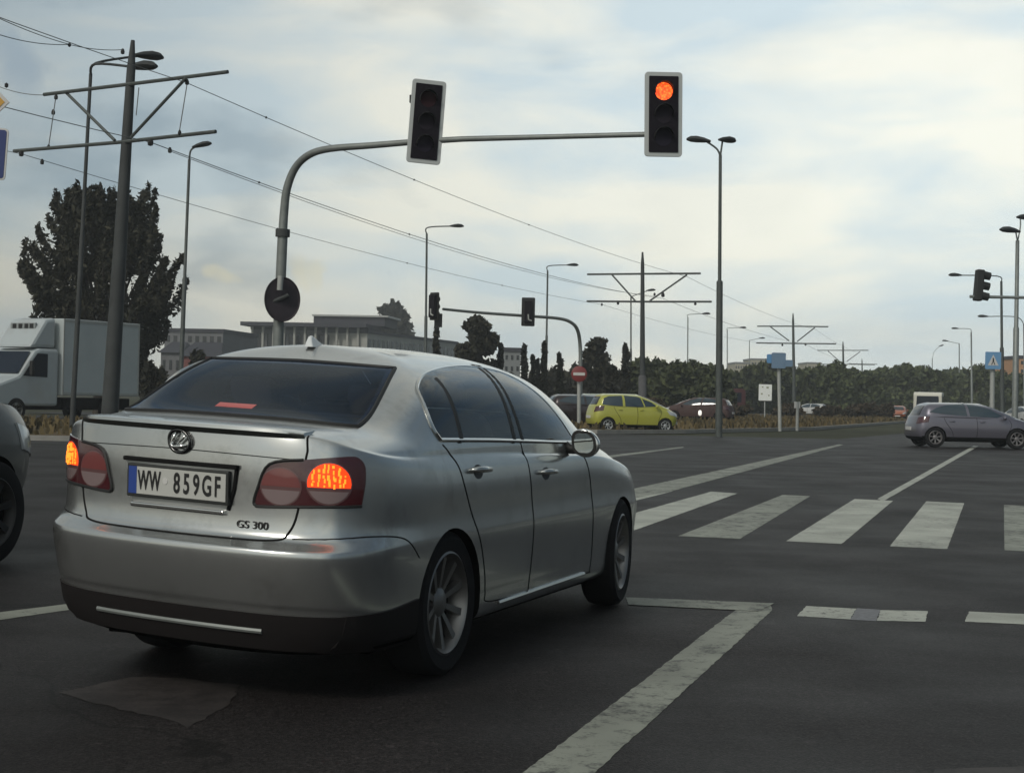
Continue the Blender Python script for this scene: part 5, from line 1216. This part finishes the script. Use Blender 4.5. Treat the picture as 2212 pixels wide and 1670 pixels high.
def tree(label, x, y, h, w, style='round', seed=0, leaf=None, name='tree', group=None, n=12, per=120, size=.3, trunk=.16, base=.12, z0=0):
    rng = random.Random(seed*7919+13); t = thing(name, label, 'tree' if name != 'shrub' else 'shrub', (x, y, z0), rng.uniform(0, 6.28) if group else 0, group)
    cl = []
    for i in range(n):
        f = (i+.5)/n
        if style == 'round':
            z = h*(base+.10+(.84-base)*f); rad = w/2*math.sin(PI*min(1, .18+.80*f))**.6; a = rng.uniform(0, 6.28); q = rng.uniform(.25, .85)*rad
            rr = rng.uniform(.16, .30)*w; cl.append((Vector((q*math.cos(a), q*math.sin(a), z)), Vector((rr, rr, rr*rng.uniform(.7, 1.1)))))
        elif style == 'column':
            z = h*(.08+.88*f); rr = w/2*(1-.75*f**1.6)*rng.uniform(.75, 1.1); cl.append((Vector((rng.uniform(-.12, .12)*w, rng.uniform(-.12, .12)*w, z)), Vector((rr, rr, h/n*1.0))))
        elif style == 'bush':
            a = rng.uniform(0, 6.28); q = rng.uniform(0, .8)*w/2; z = h*rng.uniform(.2, .72); rr = rng.uniform(.18, .30)*w; cl.append((Vector((q*math.cos(a), q*math.sin(a), z)), Vector((rr, rr, h*rng.uniform(.2, .3)))))
    me = crown_mesh(cl, rng, per, size); me.materials.append(leaf or lf_green); cr_ = bpy.data.objects.new('crown', me); C.objects.link(cr_); cr_.parent = t
    k = MB(); r = trunk
    k.tube([(0, 0, -.1), (.02*h*.1, 0, h*.3), (0, .02, h*.62), (0, 0, h*.85)], [r, r*.8, r*.45, r*.12], 8)
    for i in range(min(6, n)):
        c = cl[(i*2) % n][0]; z = max(h*.18, c.z-h*.25); k.tube([(0, 0, z), Vector((c.x*.55, c.y*.55, (z+c.z)/2+.05*h)), c], [r*.40, r*.25, r*.08], 6)
    k.build('trunk', bark, t, smooth=True)
    return t
# the big tree : many upright shoots fanning from a short trunk
def big_tree(label, x, y, h, w, seed):
    rng = random.Random(seed); t = thing('tree', label, 'tree', (x, y, 0)); cl = []; k = MB()
    k.tube([(0, 0, -.1), (0, 0, 1.2), (.1, 0, 2.6), (0, 0, 5)], [.34, .28, .24, .12], 10)
    for i in range(210):
        a = rng.uniform(0, 6.28); v_ = rng.random(); z1 = h*(.15+.74*v_)
        env = w/2*(keyed([(0, .52), (.18, .80), (.45, 1.0), (.62, .95), (.8, .72), (1, .62)], v_))
        q = env*rng.uniform(.45, .95)
        c = Vector((q*math.cos(a), q*math.sin(a)*.8, z1)); ln = rng.uniform(.8, 1.7)
        tip = c+Vector((c.x*.20+rng.uniform(-.3, .3), c.y*.2, ln))
        if tip.z > h: tip.z = h-rng.uniform(0, .5); c.z = tip.z-ln
        st_ = Vector((c.x*.35, c.y*.35, max(1.0, c.z-h*.28)))
        if i < 80: k.tube([st_, c.lerp(st_, .4), c, tip], [.06, .05, .035, .012], 5)
        for j in range(6):
            cc = c.lerp(tip, j/5)-Vector((0, 0, .3)); rr = .42*(1-.66*j/5); cl.append((cc, Vector((rr, rr, .40))))
    # inner mass
    for i in range(80):
        a = rng.uniform(0, 6.28); q = rng.random()**.5*w*.34; z = h*rng.uniform(.14, .84); cl.append((Vector((q*math.cos(a), q*math.sin(a)*.8, z)), Vector((.75, .75, .8))))
    me = crown_mesh(cl, rng, 40, .145, up=.3); me.materials.append(lf_dark); cr_ = bpy.data.objects.new('crown', me); C.objects.link(cr_); cr_.parent = t
    k.build('trunk', bark, t, smooth=True); return t
def gx(px, y): return A(px, 870, y).x
big_tree('big dark tree with many upright shoots, rising behind the white box lorry', gx(216, 70), 70, A(220, 396, 70).z, 325/CAM_F*70, 8)
def ztop(px, py, y): return A(px, py, y).z
def T(label, px, py, y, wpx, style='round', seed=1, leaf=None, **kw):
    return tree(label, gx(px, y), y, ztop(px, py, y), wpx/CAM_F*y, style, seed, leaf, **kw)
T('rounded tree showing over the office roof, top of a tall crown', 838, 655, 275, 115, 'round', 3, lf_dark, n=22, per=120, size=.7, trunk=.4)
T('dark bushy tree at the right end of the office building', 1030, 682, 95, 92, 'round', 4, lf_dark, n=26, per=420, size=.19, trunk=.25)
T('small dark tree just below the left-hand far signal', 942, 700, 96, 28, 'column', 8, lf_dark, n=9, per=150, size=.17, trunk=.12)
T('slim conifer at the right flank of the bushy tree', 1078, 742, 96, 24, 'column', 9, lf_poplar, n=10, per=150, size=.16, trunk=.1)
for i, (px, py, w_, lb) in enumerate(((1130, 742, 26, 'slim dark poplar right of the grey block'), (1150, 765, 18, 'short slim poplar between the grey block and the lamp'), (1173, 738, 20, 'tall leaning poplar by the lamp post'), (1208, 762, 22, 'forked slim poplar left of the no-entry sign'), (1160, 775, 16, 'lowest poplar of the row near the lamp post'))):
    T(lb, px, py, 92, w_, 'column', 20+i, lf_poplar, n=11, per=150, size=.15, trunk=.1, group='slim poplars above the yellow car')
T('loose pine-like tree right of the no-entry sign', 1284, 728, 98, 70, 'round', 31, lf_dark, n=24, per=260, size=.19, trunk=.22)
T('dark round-headed tree beside the pine-like tree', 1318, 790, 92, 44, 'round', 32, lf_dark, n=16, per=260, size=.18, trunk=.2)
T('thin light tree left of the second mast', 1352, 742, 96, 34, 'column', 33, lf_dark, n=10, per=170, size=.18, trunk=.12)
T('bush beneath the big tree beside the lorry', 335, 770, 66, 70, 'bush', 34, lf_dark, n=10, per=240, size=.15, name='shrub', trunk=.08)
T('bushy small tree above the red shop roof', 440, 745, 92, 60, 'bush', 35, lf_dark, n=9, per=220, size=.18, trunk=.1)
# belt of trees and bushes behind the verge, right of the silver car
belt = []
rng = random.Random(11)
prof = [(1090, 812), (1140, 815), (1200, 800), (1250, 800), (1330, 800), (1390, 782), (1420, 790), (1460, 782), (1490, 775), (1520, 786), (1545, 800), (1580, 806), (1620, 800), (1660, 792), (1700, 795), (1740, 800), (1775, 798), (1800, 790), (1835, 792), (1870, 800), (1905, 800), (1950, 792), (1990, 788), (2030, 796), (2070, 806), (2110, 802), (2160, 800), (2205, 798), (2250, 800)]
words = ['left-hand', 'dense', 'broad', 'low', 'ragged', 'dark', 'rounded', 'domed', 'full', 'shaggy', 'dipping', 'dull green', 'sloping', 'bushy', 'open', 'squat', 'thick', 'swelling', 'lofty', 'spreading', 'soft-edged', 'tall green', 'highest green', 'long green', 'low green', 'gappy', 'deep green', 'upright', 'right-hand']
near_to = ['the front wing of the silver car', 'the row of poplars', 'the forked poplar', 'the no-entry sign', 'the loose pine', 'the second mast', 'the second mast foot', 'the gap after the second mast', 'the faint lamp past the second mast', 'the fork lamp post', 'the fork lamp foot', 'the red van', 'the beige blocks', 'the advertising board', 'the blue rectangular sign', 'the third mast', 'the short pale post', 'the white car nose', 'the fourth mast', 'the farthest mast', 'the far end of the verge', 'the orange-brown car', 'the white van', 'the roof of the grey hatchback', 'the small pale house', 'the distant row of lamps', 'the blue crossing sign', 'the double-headed lamp', 'the right edge of the picture']
for i, ((px, py), w_, nt_) in enumerate(zip(prof, words, near_to)):
    y = 118 if px < 1560 else (165 if px < 1900 else 190)
    if px < 1280: y = 112
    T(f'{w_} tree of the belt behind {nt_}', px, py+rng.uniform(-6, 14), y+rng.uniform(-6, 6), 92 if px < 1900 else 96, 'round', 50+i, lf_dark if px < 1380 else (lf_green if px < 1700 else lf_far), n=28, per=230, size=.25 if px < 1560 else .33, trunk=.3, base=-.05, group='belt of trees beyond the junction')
# low bushes in front of the belt
for i, (px, py, y, w_) in enumerate(((1500, 868, 100, 60), (1600, 872, 108, 60), (1700, 868, 118, 80), (1790, 872, 125, 60), (1850, 866, 130, 70), (1900, 868, 135, 60), (1320, 850, 98, 80), (1420, 858, 98, 80))):
    T(('brownish bush on the verge near ' + ('the red car', 'the fork lamp foot', 'the blue sign', 'the short pale post', 'the fourth mast foot', 'the orange-brown car', 'the yellow car roof', 'the second mast foot')[i]), px, py, y, w_, 'bush', 90+i, leafmat('leaves_brown', (.045, .036, .024)), n=10, per=220, size=.2, name='shrub', trunk=.06, group='bushes on the far verge')
# far wood : reads as one mass
def wood(label, px0, px1, y, prof_, leaf, seed, dens, size, rows=2):
    rng = random.Random(seed); cl = []
    n = int((px1-px0)/10)
    for i in range(n):
        for r_ in range(rows):
            px = px0+(px1-px0)*(i+rng.random())/n; yy = y+r_*12+rng.uniform(-4, 4); x = gx(px, yy); zt = ztop(px, keyed(prof_, px)+rng.uniform(-3, 6), yy)
            for j in range(3):
                z = zt*(.25+.28*j); r = rng.uniform(2.0, 3.6); cl.append((Vector((x+rng.uniform(-2, 2), yy, z)), Vector((r, r, zt*.24))))
    me = crown_mesh(cl, rng, dens, size); me.materials.append(leaf); o = bpy.data.objects.new('wood', me); C.objects.link(o); return tag(o, label, 'wood', kind='stuff')
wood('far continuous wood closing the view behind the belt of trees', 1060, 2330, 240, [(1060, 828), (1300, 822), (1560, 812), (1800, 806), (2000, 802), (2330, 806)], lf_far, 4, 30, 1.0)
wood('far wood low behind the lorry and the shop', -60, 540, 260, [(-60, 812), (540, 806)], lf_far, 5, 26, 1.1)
# ragged grass on the verges
def tufts(name, label, pts, n, seed, size, col):
    rng = random.Random(seed); vs = []; fs = []
    P = [Vector((p[0], p[1], 0)) for p in pts]; x0, x1 = min(p.x for p in P), max(p.x for p in P); y0, y1 = min(p.y for p in P), max(p.y for p in P)
    def inside(x, y):
        c = False; j = len(P)-1
        for i in range(len(P)):
            if (P[i].y > y) != (P[j].y > y) and x < (P[j].x-P[i].x)*(y-P[i].y)/(P[j].y-P[i].y)+P[i].x: c = not c
            j = i
        return c
    k = 0
    while k < n:
        x, y = rng.uniform(x0, x1), rng.uniform(y0, y1)
        if not inside(x, y): continue
        k += 1; s = size*rng.uniform(.5, 1.5); a = rng.uniform(0, 6.28); d = Vector((math.cos(a), math.sin(a), 0))*s*.35; i = len(vs); ln_ = Vector((rng.uniform(-.3, .3), rng.uniform(-.3, .3), 1))*s
        b0 = Vector((x, y, .09)); vs += [b0-d, b0+d, b0+d*.3+ln_, b0-d*.5+ln_*.8]; fs.append((i, i+1, i+2, i+3))
    me = bpy.data.meshes.new(name); me.from_pydata([tuple(v) for v in vs], [], fs); me.materials.append(col); o = bpy.data.objects.new(name, me); C.objects.link(o); return tag(o, label, 'grass', kind='stuff')
lf_dry = leafmat('dry_grass', (.095, .078, .042))
tufts('grass', 'rough brown grass on the verge under the nearest mast', [(-30, 38), (-9.5, 37.5), (-7.5, 41), (-8, 54), (-30, 54)], 5000, 1, .16, lf_dry)
tufts('grass', 'rough brown grass along the far verge', [(-11, 60), (g1.x, g1.y+1), (g2.x, g2.y+1), (g3.x, g3.y+1), (g4.x, g4.y+1), (g4.x+4, g4.y+30), (g1.x+4, g1.y+50), (-10, 90)], 9000, 2, .22, lf_dry)
# ------------------------------------------------------------------ the air
k = MB(); k.box(-260, -20, -1.2, 330, 480, 24); hz = k.build('haze', None); hz.data.materials.clear()
hm = bpy.data.materials.new('haze'); hm.use_nodes = True; nt = hm.node_tree; nt.nodes.clear()
o_ = N(nt, 'ShaderNodeOutputMaterial'); v_ = N(nt, 'ShaderNodeVolumePrincipled'); v_.inputs['Color'].default_value = (.86, .90, .92, 1); v_.inputs['Density'].default_value = .0009; v_.inputs['Anisotropy'].default_value = .2
L(nt, v_.outputs[0], o_.inputs['Volume']); hz.data.materials.append(hm); tag(hz, 'thin pale haze hanging over the whole junction', 'haze', kind='stuff')
